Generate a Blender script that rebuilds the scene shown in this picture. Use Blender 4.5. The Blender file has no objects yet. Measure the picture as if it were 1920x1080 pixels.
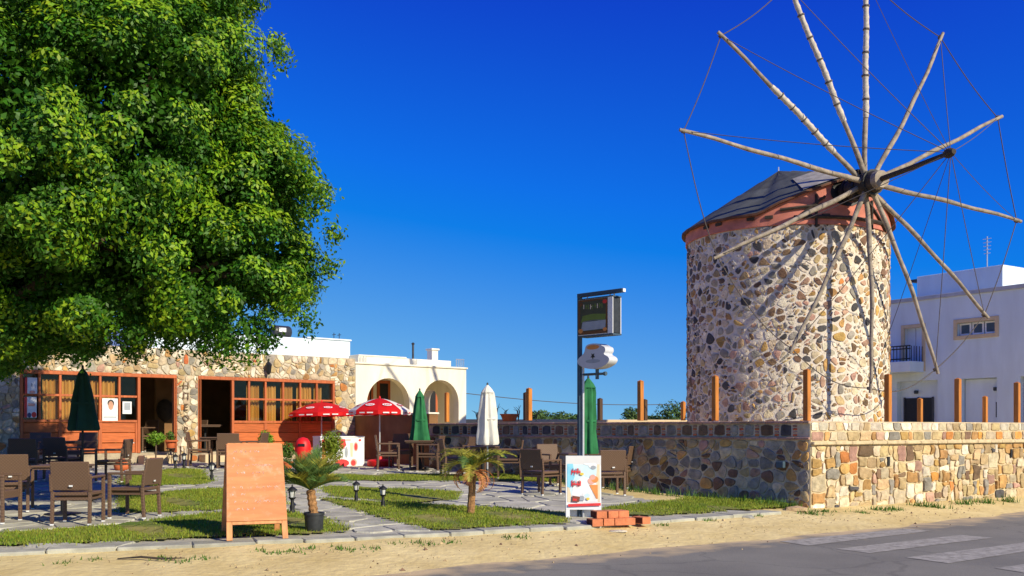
import bpy, bmesh, math, random
import numpy as np
from mathutils import Vector, Matrix

# ------------------------------------------------------------------ camera, sky, sun, exposure
S = bpy.context.scene
COL = S.collection
F, HZ, EYE = 1867.0, 805.0, 1.6          # focal length in photo pixels, horizon row, eye height (m)
cam = bpy.data.cameras.new('camera'); camo = bpy.data.objects.new('camera', cam); COL.objects.link(camo)
camo.location = (0, 0, EYE); camo.rotation_euler = (math.radians(90), 0, 0)
cam.sensor_width = 36; cam.lens = 36 * F / 1920
cam.shift_y = (HZ - 540) / 1920
cam.clip_start = 0.1; cam.clip_end = 3000
S.camera = camo

SUN_AZ, SUN_EL = math.radians(47), math.radians(30)       # azimuth measured to the right of straight behind the camera
SH = (math.sin(SUN_AZ), -math.cos(SUN_AZ))
w = bpy.data.worlds.new('World'); S.world = w; w.use_nodes = True
nt = w.node_tree; bg = nt.nodes['Background']
sky = nt.nodes.new('ShaderNodeTexSky'); sky.sky_type = 'NISHITA'; sky.sun_disc = False
sky.sun_elevation = SUN_EL
sky.sun_rotation = math.atan2(SH[0], SH[1])
sky.air_density = 1.0; sky.dust_density = 0.0; sky.ozone_density = 4.0; sky.altitude = 0
# the photograph's air is very clear: no pale band at the horizon, so the lookup stays a little above it all the way round
stc = nt.nodes.new('ShaderNodeTexCoord'); sxyz = nt.nodes.new('ShaderNodeSeparateXYZ'); cxyz = nt.nodes.new('ShaderNodeCombineXYZ')
sab = nt.nodes.new('ShaderNodeMath'); sab.operation = 'ABSOLUTE'; smd = nt.nodes.new('ShaderNodeMath'); smd.operation = 'MULTIPLY_ADD'; smd.inputs[1].default_value = 1.0; smd.inputs[2].default_value = 0.20
nt.links.new(stc.outputs['Generated'], sxyz.inputs[0]); nt.links.new(sxyz.outputs[0], cxyz.inputs[0]); nt.links.new(sxyz.outputs[1], cxyz.inputs[1])
nt.links.new(sxyz.outputs[2], sab.inputs[0]); nt.links.new(sab.outputs[0], smd.inputs[0]); nt.links.new(smd.outputs[0], cxyz.inputs[2]); nt.links.new(cxyz.outputs[0], sky.inputs[0])
def vmath(op, a, b):
    q = nt.nodes.new('ShaderNodeVectorMath'); q.operation = op; nt.links.new(a, q.inputs[0]); q.inputs[1].default_value = b; return q.outputs[0]
# deep saturated blue of the picture: less grey, more blue, the same all round
c_ = vmath('MULTIPLY', sky.outputs[0], (1.45, 1.33, 1.55)); c_ = vmath('SUBTRACT', c_, (1.56, 1.33, 0)); c_ = vmath('MAXIMUM', c_, (.035, .22, .5)); c_ = vmath('MINIMUM', c_, (5, 5, 5.4))
nt.links.new(c_, bg.inputs['Color'])
bg.inputs['Strength'].default_value = 0.13
sl = bpy.data.lights.new('sun', 'SUN'); sl.energy = 5.0; sl.angle = math.radians(0.5); sl.color = (1.0, 0.905, 0.68)
so = bpy.data.objects.new('sun', sl); COL.objects.link(so)
sd = Vector((SH[0] * math.cos(SUN_EL), SH[1] * math.cos(SUN_EL), math.sin(SUN_EL)))
so.rotation_euler = sd.to_track_quat('Z', 'Y').to_euler(); so.location = sd * 60
S.view_settings.view_transform = 'Standard'; S.view_settings.look = 'None'
S.view_settings.exposure = 0.2; S.view_settings.gamma = 1.0
S.view_settings.use_curve_mapping = False
S.render.engine = 'CYCLES'
S.cycles.use_denoising = True
S.cycles.max_bounces = 6; S.cycles.transparent_max_bounces = 8

R = random.Random(7)
rs = np.random.RandomState(11)
PI = math.pi
def V(*a): return Vector(a)

# ------------------------------------------------------------------ terrain
KERB = [(-40, -3.0), (-12, 8.9), (-5.89, 11.46), (-2.49, 12.9), (0.70, 14.43), (4.86, 17.35), (5.4, 17.9), (11, 21.5), (40, 40.4)]
ROAD = [(-40, -16.0), (-14, 1.6), (-1.57, 10.86), (0, 12.1), (1.71, 13.25), (4.32, 14.95), (6.58, 16.6), (10.2, 19.6), (40, 41.0)]
def interp(T, x):
    if x <= T[0][0]: return T[0][1]
    for (a, b), (c, d) in zip(T, T[1:]):
        if x <= c: return b + (d - b) * (x - a) / (c - a)
    return T[-1][1]
def gh(x, y):
    ky = interp(KERB, x); ry = interp(ROAD, x)
    if y >= ky:
        return 0.17 + 0.037 * min((y - ky) * 0.87, 16.5)
    if y >= ry:
        t = (y - ry) / max(ky - ry, 0.3); t = min(max(t, 0), 1)
        return -0.006 + 0.165 * t
    return -0.006 if y > ry - 0.15 else -0.03
def P(px, py, Y): return Vector(((px - 960) / F * Y, Y, EYE + (HZ - py) / F * Y))
def G(px, py):
    """where the sight line of a photo pixel meets the terrain"""
    k = (px - 960) / F; m = (HZ - py) / F
    Y = EYE / -m if m < -0.002 else 60
    Y = min(Y, 60)
    lo, hi = 4.0, 70.0
    for _ in range(40):
        mid = (lo + hi) / 2
        if EYE + m * mid > gh(k * mid, mid): lo = mid
        else: hi = mid
    Y = (lo + hi) / 2
    return Vector((k * Y, Y, gh(k * Y, Y)))
def on(px, Y): 
    x = (px - 960) / F * Y
    return Vector((x, Y, gh(x, Y)))

# ------------------------------------------------------------------ mesh helpers
WL = {}
class MB:
    def __init__(s): s.v = []; s.f = []; s.m = []; s.mi = 0
    def add(s, vs, fs):
        o = len(s.v); s.v += [tuple(q) for q in vs]
        for f in fs: s.f.append(tuple(i + o for i in f)); s.m.append(s.mi)
        return s
    def box(s, c, size, rot=None, bev=0.0):
        c = Vector(c); hx, hy, hz = size[0] / 2, size[1] / 2, size[2] / 2
        rot = rot or Matrix.Identity(3)
        b = min(bev, hx * .9, hy * .9, hz * .9)
        if b <= 0:
            vs = [(x, y, z) for x in (-hx, hx) for y in (-hy, hy) for z in (-hz, hz)]
            fs = [(0, 1, 3, 2), (4, 6, 7, 5), (0, 4, 5, 1), (2, 3, 7, 6), (0, 2, 6, 4), (1, 5, 7, 3)]
        else:
            bm = bmesh.new(); bmesh.ops.create_cube(bm, size=1)
            for q in bm.verts: q.co = Vector((q.co.x * 2 * hx, q.co.y * 2 * hy, q.co.z * 2 * hz))
            bmesh.ops.bevel(bm, geom=bm.edges[:], offset=b, segments=1, affect='EDGES', profile=0.5)
            bm.verts.index_update()
            vs = [q.co[:] for q in bm.verts]; fs = [[q.index for q in f.verts] for f in bm.faces]; bm.free()
        return s.add([c + rot @ Vector(q) for q in vs], fs)
    def beam(s, a, b, w, h, bev=0.0, up=(0, 0, 1)):
        a = Vector(a); b = Vector(b); d = b - a; L = d.length
        y = d.normalized(); u = Vector(up)
        if abs(y.dot(u)) > .99: u = Vector((0, 1, 0))
        x = y.cross(u).normalized(); z = x.cross(y)
        return s.box((a + b) / 2, (w, L, h), Matrix((x, y, z)).transposed(), bev)
    def tube(s, pts, rad, n=8, cap=True):
        pts = [Vector(p) for p in pts]; k = len(pts)
        if not hasattr(rad, '__len__'): rad = [rad] * k
        o = len(s.v); prev = None
        for i, p in enumerate(pts):
            t = (pts[min(i + 1, k - 1)] - pts[max(i - 1, 0)]).normalized()
            if prev is None:
                u = Vector((0, 0, 1)) if abs(t.z) < .9 else Vector((1, 0, 0))
                x = t.cross(u).normalized()
            else: x = (prev - t * prev.dot(t)).normalized()
            prev = x; y = t.cross(x)
            for j in range(n):
                a = 2 * PI * j / n
                s.v.append(tuple(p + (x * math.cos(a) + y * math.sin(a)) * rad[i]))
        for i in range(k - 1):
            for j in range(n):
                a = o + i * n + j; b = o + i * n + (j + 1) % n
                s.f.append((a, b, b + n, a + n)); s.m.append(s.mi)
        if cap:
            s.f.append(tuple(o + j for j in reversed(range(n)))); s.m.append(s.mi)
            s.f.append(tuple(o + (k - 1) * n + j for j in range(n))); s.m.append(s.mi)
        return s
    def lathe(s, prof, n=16, c=(0, 0, 0), rf=None, cap=True):
        """prof: list of (radius, z); rf(angle, i) scales the radius"""
        c = Vector(c); o = len(s.v); k = len(prof)
        for i, (r, z) in enumerate(prof):
            for j in range(n):
                a = 2 * PI * j / n; q = r * (rf(a, i) if rf else 1)
                s.v.append((c.x + q * math.cos(a), c.y + q * math.sin(a), c.z + z))
        for i in range(k - 1):
            for j in range(n):
                a = o + i * n + j; b = o + i * n + (j + 1) % n
                s.f.append((a, b, b + n, a + n)); s.m.append(s.mi)
        if cap:
            s.f.append(tuple(o + j for j in reversed(range(n)))); s.m.append(s.mi)
            s.f.append(tuple(o + (k - 1) * n + j for j in range(n))); s.m.append(s.mi)
        return s
    def prism(s, poly, fn, h0, h1):
        """poly in (u, v); fn(u, v, h) -> point"""
        n = len(poly)
        vs = [fn(u, v, h0) for u, v in poly] + [fn(u, v, h1) for u, v in poly]
        fs = [tuple(range(n - 1, -1, -1)), tuple(range(n, 2 * n))]
        fs += [(i, (i + 1) % n, (i + 1) % n + n, i + n) for i in range(n)]
        return s.add(vs, fs)
def mesh_of(mb, mats, base=Vector((0, 0, 0)), smooth=None, name='m'):
    me = bpy.data.meshes.new(name)
    b = base
    me.from_pydata([(q[0] - b.x, q[1] - b.y, q[2] - b.z) for q in mb.v], [], mb.f)
    if not isinstance(mats, (list, tuple)): mats = [mats]
    for m in mats: me.materials.append(m)
    if len(mats) > 1: me.polygons.foreach_set('material_index', mb.m)
    if smooth is not None:
        me.polygons.foreach_set('use_smooth', [True] * len(me.polygons))
        me.set_sharp_from_angle(angle=math.radians(smooth))
    me.update()
    return me
def wl(o): return WL.get(o.name, Vector((0, 0, 0))) if o else Vector((0, 0, 0))
def obj(name, mb, mats, parent=None, smooth=None, label=None):
    """mb is in world coordinates; a part keeps its thing's origin"""
    base = wl(parent)
    o = bpy.data.objects.new(name, mesh_of(mb, mats, base, smooth, name))
    COL.objects.link(o); o.parent = parent; WL[o.name] = base.copy()
    if label: o['label'] = label
    return o
def tag(o, label, cat, group=None):
    o['label'] = label; o['category'] = cat
    if group: o['group'] = group
    return o
def thing(name, loc, label=None, cat=None, group=None):
    o = bpy.data.objects.new(name, None); o.empty_display_size = .2
    COL.objects.link(o); o.location = loc; WL[o.name] = Vector(loc)
    if label: tag(o, label, cat, group)
    return o
def struct(o): o['kind'] = 'structure'; return o
def stuff(o): o['kind'] = 'stuff'; return o
def children_of(o): return [c for c in COL.objects if c.parent == o]
def dup(root, loc, rz, label, cat, group=None, kids=None, sc=1.0):
    r = root.copy(); COL.objects.link(r); r.location = loc; r.rotation_euler = (0, 0, rz); r.scale = (sc,) * 3
    for k in ('label', 'category', 'group'):
        if k in r: del r[k]
    tag(r, label, cat, group)
    for ch, subs in kids:
        c = ch.copy(); COL.objects.link(c); c.parent = r
        for g in subs:
            d = g.copy(); COL.objects.link(d); d.parent = c
    return r
def kids_of(root): return [(c, list(c.children)) for c in root.children]
def put(root, loc, rz, label, cat, group=None, sc=1.0):
    root.location = loc; root.rotation_euler = (0, 0, rz); root.scale = (sc,) * 3
    return tag(root, label, cat, group)
def text_mb(txt, size, fn, depth=0.01, spacing=1.0):
    """letters of the built-in font as solid shapes; fn(u, v, h) -> point, centred on u"""
    cu = bpy.data.curves.new('t', 'FONT'); cu.body = txt; cu.size = size; cu.extrude = depth / 2
    cu.align_x = 'CENTER'; cu.resolution_u = 2; cu.space_character = spacing
    o = bpy.data.objects.new('t', cu); COL.objects.link(o)
    dg = bpy.context.evaluated_depsgraph_get(); me = o.evaluated_get(dg).to_mesh()
    mb = MB(); mb.add([fn(q.co.x, q.co.y, q.co.z + depth / 2) for q in me.vertices], [tuple(p.vertices) for p in me.polygons])
    o.evaluated_get(dg).to_mesh_clear()
    bpy.data.objects.remove(o); bpy.data.curves.remove(cu)
    return mb
class Frame:
    """a vertical plane: s along u, z up, h out along n"""
    def __init__(s, p, u, n): s.p = Vector((p[0], p[1], 0)); s.u = Vector((u[0], u[1], 0)).normalized(); s.n = Vector((n[0], n[1], 0)).normalized()
    def __call__(s, a, z, h=0.0): return s.p + s.u * a + s.n * h + Vector((0, 0, z))
    def s_at(s, px):
        k = (px - 960) / F
        return (k * s.p.y - s.p.x) / (s.u.x - k * s.u.y)
    def z_at(s, px, py):
        Y = s.p.y + s.u.y * s.s_at(px)
        return EYE + (HZ - py) / F * Y
    def rot(s): return Matrix((s.u, -s.n, Vector((0, 0, 1)))).transposed()
    def box(s, mb, s0, s1, z0, z1, h0, h1, bev=0.0):
        c = s((s0 + s1) / 2, (z0 + z1) / 2, (h0 + h1) / 2)
        return mb.box(c, (abs(s1 - s0), abs(h1 - h0), abs(z1 - z0)), s.rot(), bev)
def cut_wall(mb, fr, s0, s1, z0, z1, holes, depth, h=0.0):
    """a flat wall face with rectangular holes and their reveals"""
    ss = sorted({s0, s1, *[q for o in holes for q in o[:2]]}); zs = sorted({z0, z1, *[q for o in holes for q in o[2:4]]})
    ss = [q for q in ss if s0 <= q <= s1]; zs = [q for q in zs if z0 <= q <= z1]
    for a, b in zip(ss, ss[1:]):
        for c, d in zip(zs, zs[1:]):
            if any(o[0] <= (a + b) / 2 <= o[1] and o[2] <= (c + d) / 2 <= o[3] for o in holes): continue
            mb.add([fr(a, c, h), fr(b, c, h), fr(b, d, h), fr(a, d, h)], [(0, 1, 2, 3)])
    for a, b, c, d in holes:
        q = [fr(a, c, h), fr(b, c, h), fr(b, d, h), fr(a, d, h)]; k = [fr(a, c, h - depth), fr(b, c, h - depth), fr(b, d, h - depth), fr(a, d, h - depth)]
        mb.add(q + k, [(i, i + 4, (i + 1) % 4 + 4, (i + 1) % 4) for i in range(4)])
    return mb

# ------------------------------------------------------------------ materials
def lin(c):
    return tuple((x / 12.92 if x <= .04045 else ((x + .055) / 1.055) ** 2.4) for x in c)
def mat(name, col, rough=.8, var=.25, scale=6.0, bump=.0, bscale=40.0, spec=.3, metal=0.0, rnd=0.0, col2=None, hue=0.0, detail=5, stretch=None, transl=0.0, sheen=0.0, coat=0.0):
    """noise-varied principled material; rnd: value change from one piece to the next"""
    m = bpy.data.materials.new(name); m.use_nodes = True
    n = m.node_tree.nodes; l = m.node_tree.links; b = n['Principled BSDF']
    b.inputs['Roughness'].default_value = rough; b.inputs['Specular IOR Level'].default_value = spec; b.inputs['Metallic'].default_value = metal
    if coat: b.inputs['Coat Weight'].default_value = coat
    tc = n.new('ShaderNodeTexCoord'); src = tc.outputs['Object']
    if stretch:
        mp = n.new('ShaderNodeMapping'); mp.inputs['Scale'].default_value = stretch; l.new(src, mp.inputs[0]); src = mp.outputs[0]
    oi = n.new('ShaderNodeObjectInfo'); ge = n.new('ShaderNodeNewGeometry')
    ad = n.new('ShaderNodeMath'); ad.operation = 'ADD'; l.new(oi.outputs['Random'], ad.inputs[0]); l.new(ge.outputs['Random Per Island'], ad.inputs[1])
    fr = n.new('ShaderNodeMath'); fr.operation = 'FRACT'; l.new(ad.outputs[0], fr.inputs[0])
    no = n.new('ShaderNodeTexNoise'); no.inputs['Scale'].default_value = scale; no.inputs['Detail'].default_value = detail
    no.noise_dimensions = '4D'; l.new(src, no.inputs['Vector'])
    if rnd: 
        w5 = n.new('ShaderNodeMath'); w5.operation = 'MULTIPLY'; w5.inputs[1].default_value = 9.0; l.new(fr.outputs[0], w5.inputs[0]); l.new(w5.outputs[0], no.inputs['W'])
    mx = n.new('ShaderNodeMix'); mx.data_type = 'RGBA'
    c2 = col2 or tuple(min(1, c * (1 + var)) for c in col); c1 = col if col2 else tuple(c * (1 - var) for c in col)
    mx.inputs[6].default_value = (*c1, 1); mx.inputs[7].default_value = (*c2, 1)
    rp = n.new('ShaderNodeMapRange'); rp.inputs[1].default_value = .3; rp.inputs[2].default_value = .7
    l.new(no.outputs['Fac'], rp.inputs[0]); l.new(rp.outputs[0], mx.inputs[0])
    out = mx.outputs[2]
    if rnd or hue:
        hv = n.new('ShaderNodeHueSaturation')
        m1 = n.new('ShaderNodeMapRange'); m1.inputs[3].default_value = 1 - rnd; m1.inputs[4].default_value = 1 + rnd
        l.new(fr.outputs[0], m1.inputs[0]); l.new(m1.outputs[0], hv.inputs['Value'])
        if hue:
            f2 = n.new('ShaderNodeMath'); f2.operation = 'MULTIPLY'; f2.inputs[1].default_value = 17.3; l.new(fr.outputs[0], f2.inputs[0])
            f3 = n.new('ShaderNodeMath'); f3.operation = 'FRACT'; l.new(f2.outputs[0], f3.inputs[0])
            m2 = n.new('ShaderNodeMapRange'); m2.inputs[3].default_value = .5 - hue; m2.inputs[4].default_value = .5 + hue
            l.new(f3.outputs[0], m2.inputs[0]); l.new(m2.outputs[0], hv.inputs['Hue'])
        l.new(out, hv.inputs['Color']); out = hv.outputs[0]
    l.new(out, b.inputs['Base Color'])
    if bump:
        nb = n.new('ShaderNodeTexNoise'); nb.inputs['Scale'].default_value = bscale; nb.inputs['Detail'].default_value = 6; l.new(src, nb.inputs['Vector'])
        bp = n.new('ShaderNodeBump'); bp.inputs['Strength'].default_value = min(1, bump); bp.inputs['Distance'].default_value = .02
        l.new(nb.outputs['Fac'], bp.inputs['Height']); l.new(bp.outputs[0], b.inputs['Normal'])
    if transl:
        tr = n.new('ShaderNodeBsdfTranslucent'); ms = n.new('ShaderNodeMixShader'); ms.inputs[0].default_value = transl
        hb = n.new('ShaderNodeHueSaturation'); hb.inputs['Value'].default_value = 1.3; l.new(out, hb.inputs['Color'])
        l.new(hb.outputs[0], tr.inputs['Color'])
        l.new(b.outputs[0], ms.inputs[1]); l.new(tr.outputs[0], ms.inputs[2]); l.new(ms.outputs[0], n['Material Output'].inputs['Surface'])
    return m
M = {}
M['white_wall'] = mat('white_wall', (.71, .80, .86), .85, .05, 1.6, .25, 40, col2=(.61, .68, .72), stretch=(1.6, 1.6, .35), detail=8)
M['cream_wall'] = mat('cream_wall', (.83, .79, .68), .85, .06, 1.8, .25, 40, col2=(.72, .67, .55), stretch=(1.6, 1.6, .35), detail=8)
M['cream_trim'] = mat('cream_trim', (.62, .48, .30), .8, .1, 4)
M['blue_cornice'] = mat('blue_cornice', (.42, .44, .48), .8, .15, 3)
M['brown_render'] = mat('brown_render', (.23, .12, .05), .9, .22, 2.5, .3, 50)
M['wood_frame'] = mat('wood_frame', (.46, .12, .04), .5, .22, 3, .1, 30, stretch=(6, 6, .7), rnd=.1)
M['wood_panel'] = mat('wood_panel', (.52, .13, .035), .5, .25, 5, .1, 30, stretch=(.7, .7, 9), rnd=.14)
M['post_wood'] = mat('post_wood', (.52, .19, .035), .55, .3, 5, .15, 40, stretch=(8, 8, .6), rnd=.12)
M['post_dark'] = mat('post_dark', (.09, .05, .03), .7, .3, 5, .15, 40, stretch=(8, 8, .6), rnd=.12)
M['sail_wood'] = mat('sail_wood', (.30, .25, .195), .85, .4, 7, .4, 40, rnd=.12)
M['dark_wood'] = mat('dark_wood', (.05, .038, .03), .8, .4, 8, .3, 40)
M['rope'] = mat('rope', (.10, .085, .08), .9, .2, 30)
M['canvas'] = mat('canvas', (.52, .47, .40), .9, .25, 14, .3, 40)
M['felt'] = mat('felt', (.075, .080, .078), .9, .25, 3, .3, 70, rnd=.12)
M['felt_light'] = mat('felt_light', (.30, .28, .25), .9, .3, 5, .3, 40)
M['pink_board'] = mat('pink_board', (.50, .17, .12), .75, .25, 4, .2, 30, rnd=.1)
M['eave_brown'] = mat('eave_brown', (.13, .055, .03), .8, .3, 6)
M['mortar_mill'] = mat('mortar_mill', (.77, .70, .60), .95, .16, 11, .8, 26, col2=(.62, .52, .42), detail=9)
M['mortar_front'] = mat('mortar_front', (.58, .46, .28), .95, .22, 6, .7, 30)
M['mortar_side'] = mat('mortar_side', (.56, .48, .35), .95, .28, 6, .8, 30)
M['mortar_cafe'] = mat('mortar_cafe', (.42, .35, .25), .95, .25, 6, .6, 30)
def stone(nm, c): return mat('stone_' + nm, c, .88, .30, 9, 1.0, 22, rnd=.26, hue=.012, detail=8)
ST = {k: stone(k, c) for k, c in dict(slate=(.075, .07, .072), brown=(.19, .115, .07), ochre=(.46, .27, .095), cream=(.56, .45, .30), pale=(.66, .57, .44),
      grey=(.29, .26, .215), pink=(.44, .26, .19), orange=(.55, .23, .06), sand=(.47, .34, .175), rust=(.52, .15, .05)).items()}
M['paving'] = mat('paving', (.41, .39, .315), .9, .3, 3.2, .5, 30, rnd=.14, hue=.01, detail=9)
M['pave_base'] = mat('pave_base', (.43, .40, .32), .95, .2, 5, .3, 40)
M['kerb'] = mat('kerb', (.37, .355, .28), .9, .25, 5, .3, 40, rnd=.12)
M['rattan'] = None
M['metal_dark'] = mat('metal_dark', (.03, .032, .035), .45, .3, 20, spec=.5)
M['black'] = mat('black', (.012, .012, .013), .55, .3, 20, spec=.4)
M['steel'] = mat('steel', (.55, .56, .58), .4, .1, 20, metal=.6)
M['pole_paint'] = mat('pole_paint', (.05, .085, .12), .5, .2, 10, spec=.5)
M['terracotta'] = mat('terracotta', (.52, .13, .045), .8, .2, 6, .2, 40)
M['brick'] = mat('brick', (.60, .20, .09), .85, .2, 12, .4, 60, rnd=.1)
M['brick_dark'] = mat('brick_dark', (.13, .035, .02), .9, .2, 12)
M['plastic_white'] = mat('plastic_white', (.80, .80, .80), .4, .05, 4, spec=.5)
M['red'] = mat('red', (.70, .012, .012), .5, .1, 6, spec=.4, rnd=.04)
M['red_cloth'] = mat('red_cloth', (.72, .012, .014), .7, .12, 4, transl=.3)
M['white_cloth'] = mat('white_cloth', (.80, .77, .70), .8, .08, 5, .1, 30, transl=.2)
M['green_cloth'] = mat('green_cloth', (.022, .155, .055), .8, .2, 6, .1, 40)
M['dkgreen_cloth'] = mat('dkgreen_cloth', (.008, .045, .035), .8, .2, 6, .1, 40)
M['curtain'] = mat('curtain', (.56, .30, .07), .85, .2, 3, stretch=(12, 12, .4))
M['glass_dark'] = None
M['board_wood'] = None
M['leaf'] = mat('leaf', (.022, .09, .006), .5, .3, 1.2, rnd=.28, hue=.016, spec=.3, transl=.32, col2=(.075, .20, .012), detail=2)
M['leaf_highlight'] = mat('leaf_highlight', (.14, .30, .009), .5, .3, 1.0, rnd=.27, hue=.018, spec=.3, transl=.36, col2=(.31, .45, .016), detail=2)  # lighter copy of the leaf, crown highlights put into its colour
M['shrub'] = mat('shrub', (.05, .13, .015), .55, .3, 3, rnd=.3, hue=.02, spec=.3, transl=.3, col2=(.12, .22, .03))
M['shrub_bright'] = mat('shrub_bright', (.13, .28, .02), .55, .3, 3, rnd=.3, hue=.02, spec=.3, transl=.3, col2=(.22, .36, .03))
M['thuja'] = mat('thuja', (.13, .20, .02), .6, .3, 3, rnd=.3, hue=.02, spec=.2, transl=.3, col2=(.26, .32, .03))
M['far_green'] = mat('far_green', (.05, .11, .03), .7, .3, 2, rnd=.3, hue=.02, transl=.2, col2=(.10, .17, .05))
M['palm_green'] = mat('palm_green', (.09, .18, .05), .55, .3, 4, rnd=.25, hue=.02, spec=.3, transl=.25, col2=(.16, .26, .06))
M['palm_yellow'] = mat('palm_yellow', (.34, .36, .04), .55, .3, 4, rnd=.25, hue=.02, spec=.3, transl=.25, col2=(.44, .38, .07))
M['palm_dry'] = mat('palm_dry', (.44, .18, .06), .7, .3, 4, rnd=.25, hue=.02)
M['bark'] = mat('bark', (.13, .09, .06), .9, .35, 6, .6, 20, stretch=(3, 3, .6))
M['palm_bark'] = mat('palm_bark', (.33, .17, .07), .9, .45, 14, .8, 40, stretch=(2, 2, 2))
M['grass'] = mat('grass', (.12, .23, .012), .6, .3, .9, rnd=.35, hue=.03, spec=.2, transl=.3, col2=(.36, .36, .055), detail=5)
M['lawn'] = mat('lawn', (.10, .16, .02), .95, .3, 1.2, .4, 40, col2=(.36, .29, .09))
M['sand'] = None
M['asphalt'] = None
M['lamp_glass'] = mat('lamp_glass', (.65, .65, .62), .2, .05, 6, spec=.6)
M['skin_print'] = mat('skin_print', (.55, .30, .20), .7, .1, 8)
for k, c in dict(print_white=(.8, .8, .8), print_blue=(.25, .62, .80), print_lightblue=(.60, .78, .84), print_red=(.70, .05, .05), print_cone=(.72, .28, .08), print_choc=(.22, .07, .04), print_cream=(.75, .62, .42), print_pink=(.75, .38, .30), print_yellow=(.75, .55, .08), print_black=(.03, .03, .03), print_grey=(.35, .38, .42), print_navy=(.05, .07, .18), print_green=(.16, .22, .05), print_brown=(.16, .07, .03), print_olive=(.075, .078, .05)).items():
    M[k] = mat(k, c, .45, .1, 10)

def custom():
    # asphalt: fine speckle, worn lighter wheel tracks and sand blown in from the verge
    m = bpy.data.materials.new('asphalt'); m.use_nodes = True; n = m.node_tree.nodes; l = m.node_tree.links; b = n['Principled BSDF']
    tc = n.new('ShaderNodeTexCoord')
    a = n.new('ShaderNodeTexNoise'); a.inputs['Scale'].default_value = 90; a.inputs['Detail'].default_value = 4; l.new(tc.outputs['Object'], a.inputs[0])
    c = n.new('ShaderNodeTexNoise'); c.inputs['Scale'].default_value = .7; c.inputs['Detail'].default_value = 6; l.new(tc.outputs['Object'], c.inputs[0])
    r = n.new('ShaderNodeValToRGB'); r.color_ramp.elements[0].position = .3; r.color_ramp.elements[0].color = (.165, .155, .122, 1); r.color_ramp.elements[1].position = .75; r.color_ramp.elements[1].color = (.31, .29, .23, 1)
    l.new(a.outputs[0], r.inputs[0])
    x = n.new('ShaderNodeMix'); x.data_type = 'RGBA'; x.blend_type = 'MULTIPLY'; x.inputs[0].default_value = .8; l.new(r.outputs[0], x.inputs[6])
    r2 = n.new('ShaderNodeValToRGB'); r2.color_ramp.elements[0].position = .35; r2.color_ramp.elements[0].color = (.68, .68, .69, 1); r2.color_ramp.elements[1].position = .7; r2.color_ramp.elements[1].color = (1, 1, 1, 1)
    l.new(c.outputs[0], r2.inputs[0]); l.new(r2.outputs[0], x.inputs[7])
    wv = n.new('ShaderNodeTexNoise'); wv.inputs['Scale'].default_value = 1.3; wv.inputs['Detail'].default_value = 6; l.new(tc.outputs['Object'], wv.inputs[0])
    wm = n.new('ShaderNodeVectorMath'); wm.operation = 'MULTIPLY_ADD'; l.new(wv.outputs['Color'], wm.inputs[0]); wm.inputs[1].default_value = (.9, .9, 0); l.new(tc.outputs['Object'], wm.inputs[2])
    cv = n.new('ShaderNodeTexVoronoi'); cv.feature = 'DISTANCE_TO_EDGE'; cv.inputs['Scale'].default_value = .42; l.new(wm.outputs[0], cv.inputs[0])
    cm = n.new('ShaderNodeMapRange'); cm.inputs[1].default_value = .004; cm.inputs[2].default_value = .014; cm.inputs[3].default_value = .8; cm.inputs[4].default_value = 1.0; l.new(cv.outputs['Distance'], cm.inputs[0])
    cx = n.new('ShaderNodeVectorMath'); cx.operation = 'SCALE'; l.new(x.outputs[2], cx.inputs[0]); l.new(cm.outputs[0], cx.inputs['Scale'])
    at = n.new('ShaderNodeAttribute'); at.attribute_name = 'sandy'
    d = n.new('ShaderNodeTexNoise'); d.inputs['Scale'].default_value = 2.2; d.inputs['Detail'].default_value = 7; l.new(tc.outputs['Object'], d.inputs[0])
    s = n.new('ShaderNodeMath'); s.operation = 'ADD'; l.new(at.outputs['Fac'], s.inputs[0]); l.new(d.outputs[0], s.inputs[1])
    q = n.new('ShaderNodeMapRange'); q.inputs[1].default_value = .95; q.inputs[2].default_value = 1.35; l.new(s.outputs[0], q.inputs[0])
    y = n.new('ShaderNodeMix'); y.data_type = 'RGBA'; l.new(q.outputs[0], y.inputs[0]); l.new(cx.outputs[0], y.inputs[6]); y.inputs[7].default_value = (.62, .46, .24, 1)
    l.new(y.outputs[2], b.inputs['Base Color']); b.inputs['Roughness'].default_value = .85
    bp = n.new('ShaderNodeBump'); bp.inputs['Strength'].default_value = .5; bp.inputs['Distance'].default_value = .01; l.new(a.outputs[0], bp.inputs['Height']); l.new(bp.outputs[0], b.inputs['Normal'])
    M['asphalt'] = m
    # verge sand: ochre with pebbles and darker crumbs
    m = bpy.data.materials.new('sand'); m.use_nodes = True; n = m.node_tree.nodes; l = m.node_tree.links; b = n['Principled BSDF']
    tc = n.new('ShaderNodeTexCoord')
    a = n.new('ShaderNodeTexNoise'); a.inputs['Scale'].default_value = 1.1; a.inputs['Detail'].default_value = 8; a.inputs['Roughness'].default_value = .65; l.new(tc.outputs['Object'], a.inputs[0])
    r = n.new('ShaderNodeValToRGB'); e = r.color_ramp.elements; e[0].position = .3; e[0].color = (.56, .42, .17, 1); e[1].position = .7; e[1].color = (.78, .63, .31, 1); l.new(a.outputs[0], r.inputs[0])
    v = n.new('ShaderNodeTexVoronoi'); v.inputs['Scale'].default_value = 14; l.new(tc.outputs['Object'], v.inputs[0])
    k = n.new('ShaderNodeMapRange'); k.inputs[1].default_value = .03; k.inputs[2].default_value = .12; l.new(v.outputs['Distance'], k.inputs[0])
    x = n.new('ShaderNodeMix'); x.data_type = 'RGBA'; l.new(k.outputs[0], x.inputs[0]); x.inputs[6].default_value = (.50, .37, .18, 1); l.new(r.outputs[0], x.inputs[7])
    l.new(x.outputs[2], b.inputs['Base Color']); b.inputs['Roughness'].default_value = .95; b.inputs['Specular IOR Level'].default_value = .1
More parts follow.
